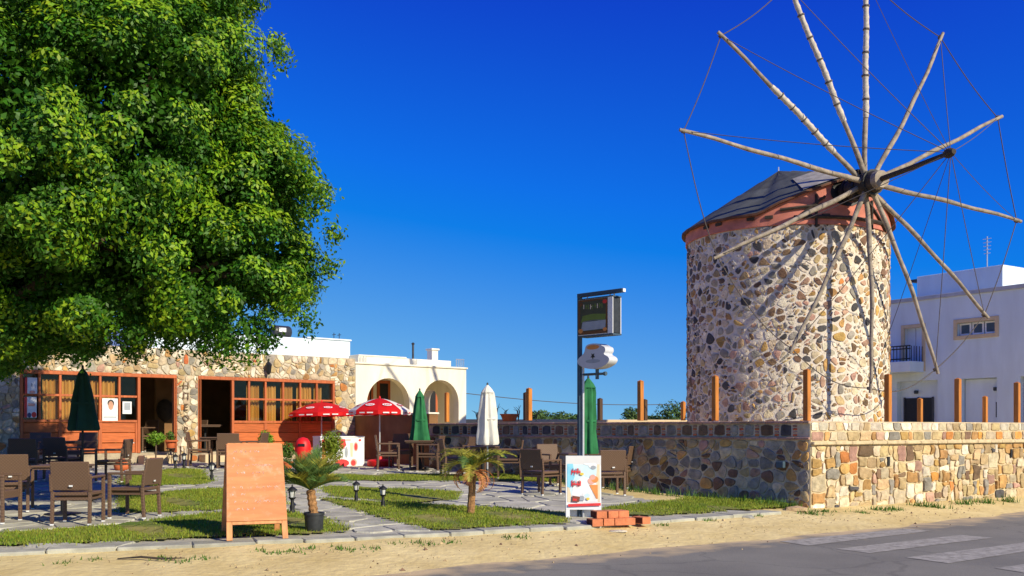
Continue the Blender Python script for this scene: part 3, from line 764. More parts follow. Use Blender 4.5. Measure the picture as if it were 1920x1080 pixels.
uw = (WFAR - CORNER); LW_ = uw.length; uw.normalize(); SW = Frame(WFAR, -uw, (-.727, -.687))
SW.n = Vector((uw.y * -1, uw.x, 0)) if Vector((uw.y * -1, uw.x, 0)).y < 0 else Vector((uw.y, -uw.x, 0))
side = thing('stone_wall', (WFAR.x, WFAR.y, gh(WFAR.x, WFAR.y)), 'long shaded rubble wall beside the patio with dark square stones along its top', 'wall')
mb = MB(); SW.box(mb, 0, LW_ - .41, 0, 1.74, -.38, 0); core2 = obj('wall_core', mb, M['mortar_side'], side)
sh_ = []
rubble(None, SW, 0, LW_ - .02, .1, 1.40, .285, .19, .013, .04, SIDE, rw, shapes=sh_)
add_stones(core2, sh_, 'stone', 300)
s_ = .15
while s_ < LW_ - .45:                       # frieze: dark blocks with little brick stacks between
    w_ = rw.uniform(.14, .30); mb = MB()
    sh = stone_shape([(s_ + rw.uniform(0, .02), 1.475 + rw.uniform(0, .02)), (s_ + w_ * .5, 1.47), (s_ + w_, 1.47 + rw.uniform(0, .03)), (s_ + w_ - rw.uniform(0, .02), 1.69 - rw.uniform(0, .03)), (s_ + w_ * .4, 1.695), (s_ + rw.uniform(0, .03), 1.69 - rw.uniform(0, .03))], .006, .04, rw, 0)
    mb.add([SW(u, v, h) for u, v, h in sh[0]], sh[1]); obj('stone', mb, ST[rw.choice(['slate', 'slate', 'grey', 'brown', 'grey'])], core2, 55)
    for q in range(4):
        mb = MB(); z_ = 1.475 + q * .055; SW.box(mb, s_ + w_ + .03, s_ + w_ + .115, z_, z_ + .038, -.02, .02, .006); obj('thin_brick', mb, ST['pink'] if q % 2 else ST['rust'], core2)
    s_ += w_ + .145
for z0, z1 in ((1.41, 1.455), (1.705, 1.755)):
    a = 0
    while a < LW_ - .03:
        L = rw.uniform(.25, .45); mb = MB(); SW.box(mb, a + .005, min(a + L, LW_ - .01), z0, z1, -.2 if z0 < 1.6 else -.40, .05, .008); obj('tile', mb, ST['pink'], core2); a += L
mb = MB(); SW.box(mb, LW_ - .40, LW_ - .012, 0, 1.73, -.37, .006); obj('corner_pier', mb, M['mortar_side'], side)

# rendered wall between the cafe and the stone wall
ub = (BFAR - WFAR); LB = ub.length; ub.normalize(); BW = Frame(BFAR, -ub, (-ub.y * -1, 0)); BW.n = Vector((-ub.y, ub.x, 0))
if BW.n.y > 0: BW.n = -BW.n
bw = thing('rendered_wall', (WFAR.x, WFAR.y, gh(WFAR.x, WFAR.y)), 'plain brown rendered wall between the cafe and the stone wall', 'wall')
mb = MB(); BW.box(mb, 0, LB - .005, 0, 2.0, -.25, 0, .01); obj('wall_face', mb, M['brown_render'], bw)
mb = MB(); BW.box(mb, -.01, LB + .02, 2.0, 2.045, -.29, .03, .008); obj('coping', mb, M['cream_wall'], bw)
# low pale wall far behind
mb = MB(); a, b = P(868, 790, 34.5), P(1300, 790, 37); mb.beam((a.x, a.y, 1.45), (b.x, b.y, 1.45), .3, 1.0, .02)
tag(obj('garden_wall', mb, M['cream_trim']), 'low pale wall far behind the shaded stone wall', 'wall')

# ================================================================== CAFE
CF = Frame((-11.76, 24), (.76, .65), (.65, -.76))
ZG, ZF, ZT, ZR = .70, .99, 3.04, 3.73
S0, S1 = -6.0, CF.s_at(666)
c0 = CF(3, 0.7); cafe = thing('cafe_building', (c0.x, c0.y, ZG), 'stone fronted cafe with orange wooden windows and two open doors', 'cafe')
u1a, u1b, u2a, u2b = CF.s_at(37), CF.s_at(331), CF.s_at(371), CF.s_at(627)
mb = MB()
for a, b, c, d in ((S0, u1a, .3, ZR), (u1b, u2a, .3, ZR), (u2b, S1, .3, ZR), (u1a, u1b, ZT, ZR), (u2a, u2b, ZT, ZR), (u1a, u1b, .3, ZF), (u2a, u2b, .3, ZF)):
    CF.box(mb, a, b, c, d, -.30, 0)
CF.box(mb, S0, S0 + .3, .3, ZR, -7, -.3); CF.box(mb, S1 - .3, S1, .3, ZR, -7, -.3); CF.box(mb, S0, S1, .3, ZR, -7.3, -7)
front = obj('front_wall', mb, M['mortar_cafe'], cafe)
mb = MB(); CF.box(mb, S0 + .3, S1 - .3, 3.42, 3.6, -7, -.3); obj('roof', mb, M['white_wall'], cafe)
mb = MB(); CF.box(mb, S0 + .3, S1 - .3, .6, ZF - .01, -7, -.3); obj('floor', mb, M['paving'], cafe)
mb = MB(); CF.box(mb, S0 + .4, S1 - .4, ZF, 3.42, -6.2, -6.1); obj('back_partition', mb, M['brown_render'], cafe)
CAFE = [('cream', 4.2), ('sand', 2.6), ('pale', 3.2), ('grey', 2.6), ('ochre', .35), ('pink', .5), ('rust', .15), ('orange', .12)]
rc = random.Random(77); sh_ = []
for a, b, c, d in ((S0, u1a, .75, ZR), (u1b, u2a, .75, ZT), (u2b, S1, .75, ZT), (u1a, S1, ZT, ZR)):
    rubble(None, CF, a, b, c, d, .235, .165, .007, .035, CAFE, rc, shapes=sh_, jit=.5, vary=.5)
sh_ = [(z if v[0].x > -12.6 else z * .01, v, f, m) for z, v, f, m in sh_]
add_stones(front, sh_, 'stone', 300)
# white upper storey and parapet, set back
UF = Frame(CF(0, 0, -2.2), CF.u, CF.n)
zt = UF.z_at(600, 636); s_l, s_r = UF.s_at(250), UF.s_at(657)
mb = MB(); UF.box(mb, s_l, s_r, 3.5, zt, -4, 0, .02); up = obj('parapet', mb, M['white_wall'], cafe)
mb = MB(); UF.box(mb, UF.s_at(575), s_r + .03, zt, zt + .05, -1.5, .04, .01); obj('parapet_cap', mb, M['white_wall'], up)
# door steps
for pa, pb in ((258, 345), (372, 440)):
    mb = MB(); CF.box(mb, CF.s_at(pa), CF.s_at(pb), .5, ZF - .06, .03, .45, .015); obj('door_step', mb, M['cream_trim'], cafe)

def joinery(jambs, door, mull, curtains):
    """wooden screen: rails, mullions, panes, boarded apron, and a doorway"""
    a, b = CF.s_at(jambs[0]), CF.s_at(jambs[1]); d0, d1 = CF.s_at(door[0]), CF.s_at(door[1])
    mb = MB(); CF.box(mb, a, b, ZT - .09, ZT, -.10, .035, .008)
    wf = obj('window_frame', mb, M['wood_frame'], cafe)
    for x in (a, d0, d1, b):
        x0 = min(max(x - .035, a), b - .07); mb = MB(); CF.box(mb, x0, x0 + .075, ZF, ZT - .09, -.09, .03, .008); obj('door_jamb', mb, M['wood_frame'], wf)
    ms = [CF.s_at(m) for m in mull]
    wa, wb = ms[0], ms[-1]
    for x in ms[1:-1]:
        mb = MB(); CF.box(mb, x - .028, x + .028, 1.84, ZT - .09, -.075, .015, .006); obj('mullion', mb, M['wood_frame'], wf)
    for z0, z1 in ((2.415, 2.47), (1.775, 1.84)):
        mb = MB(); CF.box(mb, wa, wb, z0, z1, -.07, .022 if z0 < 2 else .008, .006); obj('rail', mb, M['wood_frame'], wf)
    for p, q in zip(ms, ms[1:]):
        for z0, z1 in ((1.84, 2.415), (2.47, ZT - .09)):
            mb = MB(); CF.box(mb, p + .028, q - .028, z0, z1, -.05, -.044); obj('pane', mb, M['glass'], wf)
    for p, q in zip(ms[::2], ms[2::2]):    # boarded panels under the sill
        for z0 in (ZF, 1.255, 1.515):
            mb = MB(); CF.box(mb, p + .045, q - .045, z0 + .006, z0 + .254, -.06, -.012, .008); obj('board', mb, M['wood_panel'], wf)
        mb = MB(); CF.box(mb, q - .045, q + .045, ZF, 1.775, -.07, .008, .006); obj('stile', mb, M['wood_frame'], wf)
    for i, f0, f1 in curtains:
        p, q = ms[i], ms[i + 1]; x0 = p + (q - p) * f0; x1 = p + (q - p) * f1; n = max(8, int((x1 - x0) * 60)); vs = []
        for k in range(n + 1):
            x = x0 + (x1 - x0) * k / n; h = -.22 + .035 * math.sin(k * 1.15 + i) + .01 * math.sin(k * 2.7)
            vs += [CF(x, 1.7, h), CF(x, ZT - .2, h)]
        mb = MB().add(vs, [(2 * k, 2 * k + 2, 2 * k + 3, 2 * k + 1) for k in range(n)]); obj('curtain', mb, M['curtain'], wf, 80)
    return wf
joinery((37, 331), (260, 328), [40, 74, 113, 149, 188, 224, 257], [(1, .25, 1), (2, .0, .9), (3, .05, 1), (4, .0, .9)])
joinery((371, 627), (374, 436), [436, 467, 498, 531, 563, 594, 624], [(1, .0, .85), (2, .05, .8), (3, .05, .75), (4, .0, .9), (5, .05, .55)])
IFR = Frame(CF(0, 0, -2.0), CF.u, CF.n)
mb = MB(); IFR.box(mb, IFR.s_at(292), IFR.s_at(345), ZF, 3.3, -.1, 0); obj('inner_wall', mb, M['brown_render'], cafe)
mb = MB(); p0 = IFR(IFR.s_at(309), 2.15, .02)
mb.lathe([(.02, -.35), (.2, -.2), (.26, .0), (.2, .2), (.06, .3)], 12, p0); obj('wall_carving', mb, M['dark_wood'], cafe, 40)

# writing on the pier between the doors: upright iron letters
sg = thing('letter_sign', CF(CF.s_at(347), 1.4, .05), 'rusty letters mounted one above the other on the pier between the doors', 'sign')
ss = CF.s_at(347)
for ch, py in zip('HΠEOPA', (722, 742, 762, 783, 805, 823)):
    z_ = CF.z_at(347, py)
    obj('letter', text_mb(ch, .25, lambda u, v, h: CF(ss + u, z_ - .1 + v, .05 + h), .02), ST['brown'], sg)
# wall lantern
s_ = CF.s_at(499); z_ = CF.z_at(499, 690)
wlq = thing('wall_lantern', CF(s_, z_, .03), 'small black lantern on the stone wall above the right window', 'lantern')
mb = MB(); mb.lathe([(.03, .16), (.09, .08), (.085, .06), (.06, -.14), (.02, -.2)], 6, CF(s_, z_, .16)); obj('lantern_body', mb, M['black'], wlq)
mb = MB(); mb.tube([CF(s_, z_ - .05, .02), CF(s_, z_ + .14, .05), CF(s_, z_ + .2, .16), CF(s_, z_ + .16, .16)], .014, 6); obj('bracket', mb, M['black'], wlq)
# posters on the windows
def poster(name, px0, px1, py0, py1, label, prints):
    a, b = CF.s_at(px0), CF.s_at(px1); z0 = CF.z_at((px0 + px1) / 2, py1); z1 = CF.z_at((px0 + px1) / 2, py0)
    t = thing(name, CF((a + b) / 2, z0, .03), label, 'poster')
    mb = MB(); CF.box(mb, a, b, z0, z1, .024, .032); obj('sheet', mb, M['print_white'], t)
    for i, (pname, m, poly) in enumerate(prints):
        mb = MB().prism([(a + (b - a) * u, z0 + (z1 - z0) * v) for u, v in poly], CF, .0325 + i * .0008, .033 + i * .0008); obj(pname, mb, M[m], t)
def ell(cx, cy, rx, ry, n=14): return [(cx + rx * math.cos(2 * PI * i / n), cy + ry * math.sin(2 * PI * i / n)) for i in range(n)]
poster('poster', 191, 220, 747, 789, 'white poster with a printed head of a dark haired person, by the left door', [
    ('printed_hair', 'print_black', ell(.55, .78, .22, .17)), ('printed_face', 'skin_print', ell(.55, .68, .17, .2)), ('printed_line', 'print_grey', [(.08, .14), (.9, .14), (.9, .19), (.08, .19)]), ('printed_shirt', 'print_lightblue', [(.2, .25), (.85, .25), (.75, .42), (.6, .48), (.4, .48), (.28, .42)])])
poster('notice', 229, 246, 753, 776, 'small grey notice in the pane next to the left door', [('printed_block', 'print_grey', [(.18, .3), (.85, .3), (.85, .9), (.18, .9)])])
poster('poster', 46, 69, 708, 738, 'white and red poster in the upper pane at the far left', [('printed_edge', 'print_red', [(0, 0), (.2, 0), (.2, 1), (0, 1)]), ('printed_mark', 'print_pink', ell(.6, .1, .25, .09)), ('printed_dots', 'print_grey', ell(.55, .55, .07, .12))])
poster('poster', 45, 68, 744, 783, 'colourful red and blue poster in the lower pane at the far left', [('printed_edge', 'print_red', [(0, 0), (.22, 0), (.22, 1), (0, 1)]), ('printed_blue', 'print_navy', ell(.4, .12, .17, .12)), ('printed_red', 'print_red', ell(.78, .14, .2, .14)), ('printed_line', 'print_pink', [(.3, .55), (.85, .55), (.85, .68), (.3, .68)])])
# hot water tank and aerials on the roof
p0 = UF(UF.s_at(530), zt + .22, -.7); p1 = UF(UF.s_at(563), zt + .22, -.7)
tk = thing('water_tank', (p0 + p1) / 2 - V(0, 0, .22), 'dark cylindrical solar water tank lying on the white roof', 'water tank')
d = (p1 - p0).normalized(); mb = MB(); mb.tube([p0 - d * .02, p0, p0 + d * .05, p1 - d * .05, p1, p1 + d * .02], [.1, .17, .2, .2, .17, .1], 16); obj('tank_body', mb, M['metal_dark'], tk, 40)
mb = MB(); q = (p0 + p1) / 2 - d * .04; mb.box(q + UF.n * .19 + V(0, 0, .05), (.24, .02, .13), UF.rot()); obj('label_plate', mb, M['plastic_white'], tk)
for e in (p0 + d * .1, p1 - d * .1):
    mb = MB(); mb.box(e - V(0, 0, .2), (.05, .3, .06), UF.rot()); obj('cradle', mb, M['metal_dark'], tk)
for px in (635, 645):
    b_ = UF(UF.s_at(px), zt + .05, -.3); mb = MB(); mb.tube([b_, b_ + V(0, 0, .22)], .012, 5); mb.tube([b_ + V(-.06, 0, .15), b_ + V(.06, .02, .17)], .01, 4)
    tag(obj('roof_aerial', mb, M['metal_dark']), 'tiny dark aerial %s on the white roof edge' % ('nearer the tank' if px == 635 else 'at the right corner'), 'aerial')

# ================================================================== ARCADE HOUSE
AH = Frame((-4.87, 31.0), (.76, .65), (.65, -.76))
h0 = AH(2, 0, 0); hs_ = thing('arcade_house', (h0.x, h0.y, .8), 'cream house with two round arches and a flat parapet roof', 'house')
A1, A2 = (AH.s_at(688), AH.s_at(768), 3.235), (AH.s_at(793), AH.s_at(860), 3.24); AE = AH.s_at(874); ZB, ZP = .8, 3.64
def arch_wall(mb, fr, s0, s1, zb, zt, arches, th):
    seg = []; x = s0
    for a, b, top in arches:
        seg.append((x, zb)); seg.append((a, zb)); r_ = (b - a) / 2; sp = top - r_
        for i in range(17):
            t = PI - PI * i / 16; seg.append(((a + b) / 2 + r_ * math.cos(t), sp + r_ * math.sin(t)))
        seg.append((b, zb)); x = b
    seg.append((x, zb)); seg.append((s1, zb))
    for (a, z0), (b, z1) in zip(seg, seg[1:]):
        if abs(a - b) > 1e-5:
            mb.add([fr(a, z0), fr(b, z1), fr(b, zt), fr(a, zt)], [(0, 1, 2, 3)]); mb.add([fr(a, z0, -th), fr(b, z1, -th), fr(b, zt, -th), fr(a, zt, -th)], [(3, 2, 1, 0)])
        if z0 > zb + .001 or z1 > zb + .001: mb.add([fr(a, z0), fr(b, z1), fr(b, z1, -th), fr(a, z0, -th)], [(3, 2, 1, 0)])
    mb.add([fr(s1, zb), fr(s1, zb, -th), fr(s1, zt, -th), fr(s1, zt)], [(0, 1, 2, 3)]); mb.add([fr(s0, zb), fr(s0, zb, -th), fr(s0, zt, -th), fr(s0, zt)], [(3, 2, 1, 0)])
    mb.add([fr(s0, zt), fr(s1, zt), fr(s1, zt, -th), fr(s0, zt, -th)], [(0, 1, 2, 3)])
mb = MB(); arch_wall(mb, AH, 0, AE, ZB, ZP, [A1, A2], .3); obj('arcade_wall', mb, M['cream_wall'], hs_)
SF = Frame(AH(AE, 0, -.3), -AH.n, AH.u)         # side of the porch with its own arch
mb = MB(); arch_wall(mb, SF, .0, 2.0, ZB, ZP - .005, [(.95, 1.8, 3.0)], .28); obj('side_arch_wall', mb, M['cream_wall'], hs_)
mb = MB(); AH.box(mb, .0, AE - .002, ZB, ZP - .01, -6, -2.3); obj('house_body', mb, M['cream_wall'], hs_)
mb = MB(); AH.box(mb, .005, AE - .29, 3.42, 3.6, -2.3, -.3); obj('porch_ceiling', mb, M['cream_wall'], hs_)
mb = MB(); AH.box(mb, -.05, AE + .05, ZP, ZP + .06, -2.4, .05, .012); obj('cornice', mb, M['cream_wall'], hs_)
PF = Frame(AH(0, 0, -.8), AH.u, AH.n)
zp = PF.z_at(760, 672); mb = MB(); PF.box(mb, PF.s_at(672), PF.s_at(846), ZP + .06, zp, -4, 0, .012); par = obj('parapet', mb, M['cream_wall'], hs_)
mb = MB(); PF.box(mb, PF.s_at(672), PF.s_at(762), zp, zp + .045, -4, .02, .01); obj('parapet_cap', mb, M['cream_wall'], par)
s_ = PF.s_at(832); mb = MB(); PF.box(mb, s_ - .13, s_ + .13, zp - .1, PF.z_at(832, 655), -.8, -.5, .01); ch = obj('chimney', mb, M['cream_wall'], hs_)
zc = PF.z_at(832, 655); mb = MB(); PF.box(mb, s_ - .17, s_ + .17, zc, zc + .06, -.84, -.46, .01); obj('chimney_cap', mb, M['cream_wall'], ch)
b_ = PF(PF.s_at(784), zp, -.3); mb = MB(); mb.tube([b_ - V(0, 0, .1), V(b_.x, b_.y, PF.z_at(784, 645))], .035, 8); q = V(b_.x, b_.y, PF.z_at(784, 645)); mb.lathe([(.05, 0), (.06, .03), (.02, .07)], 8, q); obj('flue_pipe', mb, M['metal_dark'], hs_, 40)
for pa, pb in ((768, 781), (676, 683)):
    s_ = PF.s_at((pa + pb) / 2); mb = MB()
    for k in (-.1, 0, .1): mb.tube([PF(s_ + k, ZP + .05, .06), PF(s_ + k, zp - .02, .06)], .012, 5)
    obj('rail_bars', mb, M['steel'], hs_)
s_ = AH.s_at(866); mb = MB()
for k in range(5): mb.tube([AH(s_ - .16 + k * .08, ZP + .06, -.1), AH(s_ - .16 + k * .08, ZP + .33, -.1)], .011, 5)
mb.tube([AH(s_ - .18, ZP + .33, -.1), AH(s_ + .18, ZP + .33, -.1)], .012, 5); obj('corner_railing', mb, M['steel'], hs_)
BK = Frame(AH(0, 0, -2.29), AH.u, AH.n)
for pa, pb, py in ((690, 697, 725), (709, 729, 716), (802, 818, 722)):
    a, b = BK.s_at(pa), BK.s_at(pb); z1 = BK.z_at(pa, py)
    mb = MB(); BK.box(mb, a - .05, b + .05, 1, z1 + .05, -.05, .03, .008); dr = obj('door', mb, M['wood_frame'], hs_)
    mb = MB(); BK.box(mb, a + .05, b - .05, 1.1, z1 - .05, .0, .034); obj('pane', mb, M['black'], dr)
# ================================================================== WHITE BUILDING AT THE RIGHT
WB0 = P(1660, 567, 36.0); WB1 = P(1920, 535, 31.7); ud = (WB1 - WB0); ud.z = 0; ud.normalize()
WB = Frame(WB0, ud, (ud.y, -ud.x)); ZC = 6.2
wb0 = WB(2.5, 0); wb = thing('white_building', (wb0.x, wb0.y, .8), 'two storey white house behind the windmill with a small balcony', 'building')
WA, WE = -3.0, 9.0
hol = []
def rect(px0, px1, py0, py1):
    a, b = WB.s_at(px0), WB.s_at(px1); m = (px0 + px1) / 2
    return (a, b, WB.z_at(m, py1), WB.z_at(m, py0))
r_bal = rect(1696, 1729, 615, 690); r_win = rect(1795, 1866, 603, 627); r_por = rect(1682, 1758, 714, 812); r_gar = rect(1803, 1869, 709, 812); r_g2 = rect(1913, 1990, 704, 812)
r_por = (r_por[0], r_por[1], .8, r_por[3]); r_gar = (r_gar[0], r_gar[1], .8, r_gar[3]); r_g2 = (r_g2[0], r_g2[1], .8, r_g2[3])
mb = MB(); cut_wall(mb, WB, WA, WE, .3, ZC, [r_bal, r_win, r_por, r_gar, r_g2], .22)
WB.box(mb, WA, WE, .3, ZC, -6, -.22); WB.box(mb, WA - .2, WA, .3, ZC, -6, 0); WB.box(mb, WE, WE + .2, .3, ZC, -6, 0)
obj('wall', mb, M['white_wall'], wb)
mb = MB(); WB.box(mb, WA - .05, WE + .05, ZC - .10, ZC + .04, -6, .06, .012); obj('cornice', mb, M['blue_cornice'], wb)
def surround(r, w_, name='window_surround'):
    a, b, c, d = r; mb = MB()
    WB.box(mb, a - w_, a, c - w_, d + w_, -.05, .035, .008); WB.box(mb, b, b + w_, c - w_, d + w_, -.05, .035, .008)
    WB.box(mb, a, b, d, d + w_, -.05, .03, .008); WB.box(mb, a, b, c - w_, c, -.05, .04, .008)
    return obj(name, mb, M['cream_trim'], wb)
sw = surround(r_win, .13)
a, b, c, d = r_win; w3 = (b - a) / 3
for i in range(3):
    mb = MB(); x0, x1 = a + i * w3 + .02, a + (i + 1) * w3 - .02
    WB.box(mb, x0, x1, c + .01, d - .01, -.16, -.12); wn = obj('window', mb, M['plastic_white'], wb)
    mb = MB(); WB.box(mb, x0 + .06, x1 - .06, c + .07, d - .07, -.12, -.11); obj('pane', mb, M['pole_paint'], wn)
sb = surround(r_bal, .13, 'door_surround')
a, b, c, d = r_bal; mb = MB(); WB.box(mb, a, b, c, d, -.2, -.15); dr = obj('balcony_door', mb, M['white_wall'], wb)
mb = MB(); WB.box(mb, (a + b) / 2 - .015, (a + b) / 2 + .015, c, d, -.15, -.135); obj('door_seam', mb, M['blue_cornice'], dr)
a, b = WB.s_at(1640), WB.s_at(1733); z0, z1 = WB.z_at(1700, 700), WB.z_at(1700, 680)
mb = MB(); WB.box(mb, a, b, z0, z1, 0, .8, .015); bal = obj('balcony', mb, M['white_wall'], wb)
zr = WB.z_at(1700, 652); n = 15
for i in range(n + 1):
    x = a + .05 + (b - a - .1) * i / n; mb = MB(); mb.tube([WB(x, z1, .74), WB(x, zr, .74)], .014 if i % 7 else .03, 5); obj('baluster', mb, M['black'], bal)
for zz in (zr, zr - .1, z1 + .08):
    mb = MB(); mb.tube([WB(a + .03, zz, .74), WB(b - .03, zz, .74)], .022, 5); obj('handrail', mb, M['black'], bal)
for k in range(5):
    mb = MB(); mb.tube([WB(b - .05, z1, .05 + k * .15), WB(b - .05, zr, .05 + k * .15)], .014, 5); obj('baluster', mb, M['black'], bal)
a, b, c, d = rect(1690, 1743, 746, 800); mb = MB(); WB.box(mb, a, b, .8, d, -.219, -.18); dr = obj('entrance_door', mb, M['black'], wb)
for f in (0, .5, 1):
    x = a + (b - a) * f; mb = MB(); WB.box(mb, x - .03, x + .03, .8, d + .03, -.2, -.165); obj('door_frame', mb, M['metal_dark'], dr)
a, b, c, d = r_gar; mb = MB(); WB.box(mb, a + .04, b - .03, .8, d - .03, -.215, -.17); sd_ = obj('garage_door', mb, M['white_wall'], wb)
x = WB.s_at(1866); z_ = WB.z_at(1866, 768); mb = MB(); WB.box(mb, x - .07, x + .05, z_ - .25, z_ + .25, -.17, -.15); obj('slot_window', mb, M['black'], sd_)
for px, py in ((1862, 729), (1713, 735)):
    x = WB.s_at(px); z_ = WB.z_at(px, py); mb = MB(); WB.box(mb, x - .06, x + .06, z_ - .06, z_ + .06, -.2, -.08, .02); obj('porch_lamp', mb, M['metal_dark'], wb)
a, b, c, d = r_g2; mb = MB(); WB.box(mb, a, b, .8, d, -.215, -.18); obj('garage_door', mb, M['blue_cornice'], wb)
# penthouse
PH = Frame(WB(0, 0, -1.6), WB.u, WB.n)
a, b = PH.s_at(1719), PH.s_at(1880); zt_ = (PH.z_at(1719, 518) + PH.z_at(1880, 497)) / 2
mb = MB(); PH.box(mb, a, b, ZC, zt_, -4, 0, .015); ph = obj('penthouse', mb, M['white_wall'], wb)
mb = MB(); PH.box(mb, a - .35, a, zt_ - .16, zt_ - .06, -1.5, -.1, .01); obj('eave', mb, M['metal_dark'], ph)
# TV aerial on its roof
b_ = PH(PH.s_at(1820), zt_, -1); tp = b_ + V(0, 0, 1.25); mb = MB()
ae = thing('tv_aerial', b_, 'thin television aerial on the flat roof of the white house', 'aerial')
mb.tube([b_, tp], .02, 6); obj('mast', mb, M['steel'], ae)
for k in range(5):
    mb = MB(); q = tp - V(0, 0, .08 + k * .13); mb.tube([q - PH.u * (.16 - .01 * k), q + PH.u * (.16 - .01 * k)], .011, 4); obj('rod', mb, M['steel'], ae)
# ================================================================== WINDMILL
TC = V(7.70, 28.0, 0); TR = 2.74; ZE = 7.08; ZTW = 6.82
mill = thing('windmill', (TC.x, TC.y, .8), 'round stone windmill with bare wooden sail poles and a grey conical cap', 'windmill')
mb = MB(); mb.lathe([(TR - .012, .5), (TR - .012, 2.0), (TR - .012, 4.5), (TR - .012, ZTW + .1)], 72, (TC.x, TC.y, 0)); tower = obj('tower', mb, M['mortar_mill'], mill, 40)
rm = random.Random(101)
th_cam = math.atan2(-TC.y, -TC.x)
def CY(u, v, h):
    a = th_cam + u / TR; r_ = TR + h - .01
    return Vector((TC.x + r_ * math.cos(a), TC.y + r_ * math.sin(a), v))
C2 = PI * TR
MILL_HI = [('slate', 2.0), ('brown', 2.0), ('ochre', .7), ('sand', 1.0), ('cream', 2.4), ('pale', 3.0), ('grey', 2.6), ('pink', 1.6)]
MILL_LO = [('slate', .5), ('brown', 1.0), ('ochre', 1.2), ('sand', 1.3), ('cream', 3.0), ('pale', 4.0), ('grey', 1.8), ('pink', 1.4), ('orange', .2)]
sh_ = []
for i, poly in broken(cells(rows(-C2, C2, .9, ZTW, .285, .195, rm, .45, .6), .9, [(-C2, .9), (C2, .9), (C2, ZTW), (-C2, ZTW)]), rm, .38):
    cx = sum(p[0] for p in poly) / len(poly); cy = sum(p[1] for p in poly) / len(poly)
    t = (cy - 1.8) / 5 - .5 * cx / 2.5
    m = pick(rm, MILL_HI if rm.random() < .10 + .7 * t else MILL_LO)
    lightm = m in (ST['cream'], ST['pale'])
    if area(poly) < .005: continue
    sh = stone_shape(poly, .013 if not lightm else .010, rm.uniform(.014, .04) if not lightm else rm.uniform(.008, .022), rm, 1, .4, rm.uniform(.68, 1.0) if not lightm else rm.uniform(.75, 1))
    if not sh: continue
    fac = math.cos(cx / TR); key = area(poly) * (fac if fac > 0 and cy > 1.7 else .001)
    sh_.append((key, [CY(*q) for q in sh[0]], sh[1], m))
# chips pressed into the mortar
for _ in range(1500):
    u = rm.uniform(-C2 * .6, C2 * .6); v = rm.uniform(1.5, ZTW - .05); a = rm.uniform(.02, .045); b = rm.uniform(.012, .025)
    k = rm.random() * 6
    poly = [(u + a * math.cos(k + t), v + b * math.sin(k + t) * 1.3) for t in (0, 1.2, 2.4, 3.7, 5.0)]
    vs = [CY(x, y, -.01) for x, y in poly] + [CY(u + (x - u) * .75, v + (y - v) * .75, .018) for x, y in poly]
    sh_.append((1e-6, vs, [(i, (i + 1) % 5, (i + 1) % 5 + 5, i + 5) for i in range(5)] + [(5, 6, 7, 8, 9)], pick(rm, [('pink', 3), ('brown', 1.5), ('sand', 2), ('ochre', 1), ('grey', 1)])))
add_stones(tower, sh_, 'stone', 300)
# conical cap whose eaves lift at the front to let the axle out; pink boarding fills the rise
AX = V(.297, -.955, 0).normalized(); BX = V(.955, .297, 0).normalized()
AXA = math.atan2(AX.y, AX.x); NR = 96
AP = V(TC.x - .18, TC.y + .1, 8.86)
def eave(i, n=NR):
    a = 2 * PI * i / n; ph = (a - AXA + PI) % (2 * PI) - PI; t = max(0, 1 - abs(ph) / .80)
    return a, ph, 7.14 + .88 * (t ** .85)
def cone(r0, t, dz=0.0, n=NR):
    out = []
    for i in range(n):
        a, ph, z = eave(i, n); e = V(TC.x + r0 * math.cos(a), TC.y + r0 * math.sin(a), z); q = e.lerp(AP, t)
        q.z += dz + .007 * math.sin(i * 1.9) + .06 * math.sin(PI * t) * (1 if abs(ph) < .8 else .3); out.append(q)
    return out
def bands(rows_, n=NR):
    mb = MB(); vs = [q for r_ in rows_ for q in r_]
    return mb.add(vs, [(k * n + i, k * n + (i + 1) % n, (k + 1) * n + (i + 1) % n, (k + 1) * n + i) for k in range(len(rows_) - 1) for i in range(n)])
def wallring(r_, z=None, dz=0.0): return [V(TC.x + r_ * math.cos(eave(i)[0]), TC.y + r_ * math.sin(eave(i)[0]), z if z is not None else eave(i)[2] + dz) for i in range(NR)]
band = obj('eave_band', bands([wallring(TR + .0, 6.80), wallring(TR + .04, 6.81), wallring(TR + .04, None, .04)]), M['pink_board'], mill, 40)
for k in range(-6, 7):                    # dark vents and rafter ends
    a = th_cam + k * .17 + .02; r_ = TR + .05
    if k % 3 == 0 or k > 2: continue
    mb = MB(); mb.box((TC.x + r_ * math.cos(a), TC.y + r_ * math.sin(a), 7.02), (.05, .20, .08), Matrix.Rotation(a, 3, 'Z')); obj('rafter_end', mb, M['dark_wood'], band)
roof = obj('roof_cap', bands([cone(2.84, 0, -.05), cone(2.84, .985, -.05)]), M['eave_brown'], mill, 40)
ts = [0, .27, .53, .77, .99]
for k in range(4):
    obj('felt_course', bands([cone(2.87, ts[k], -.04), cone(2.87, ts[k], .004), cone(2.87, min(ts[k + 1] + .015, .995), .026)]), M['felt'], roof, 40)
obj('edge_board', bands([cone(2.80, 0, -.06), cone(2.89, 0, -.06), cone(2.89, 0, .0)]), M['eave_brown'], roof, 40)
mb = MB(); mb.tube([AP - V(0, 0, .05), AP + V(0, 0, .14)], .018, 6); obj('finial', mb, M['steel'], roof)
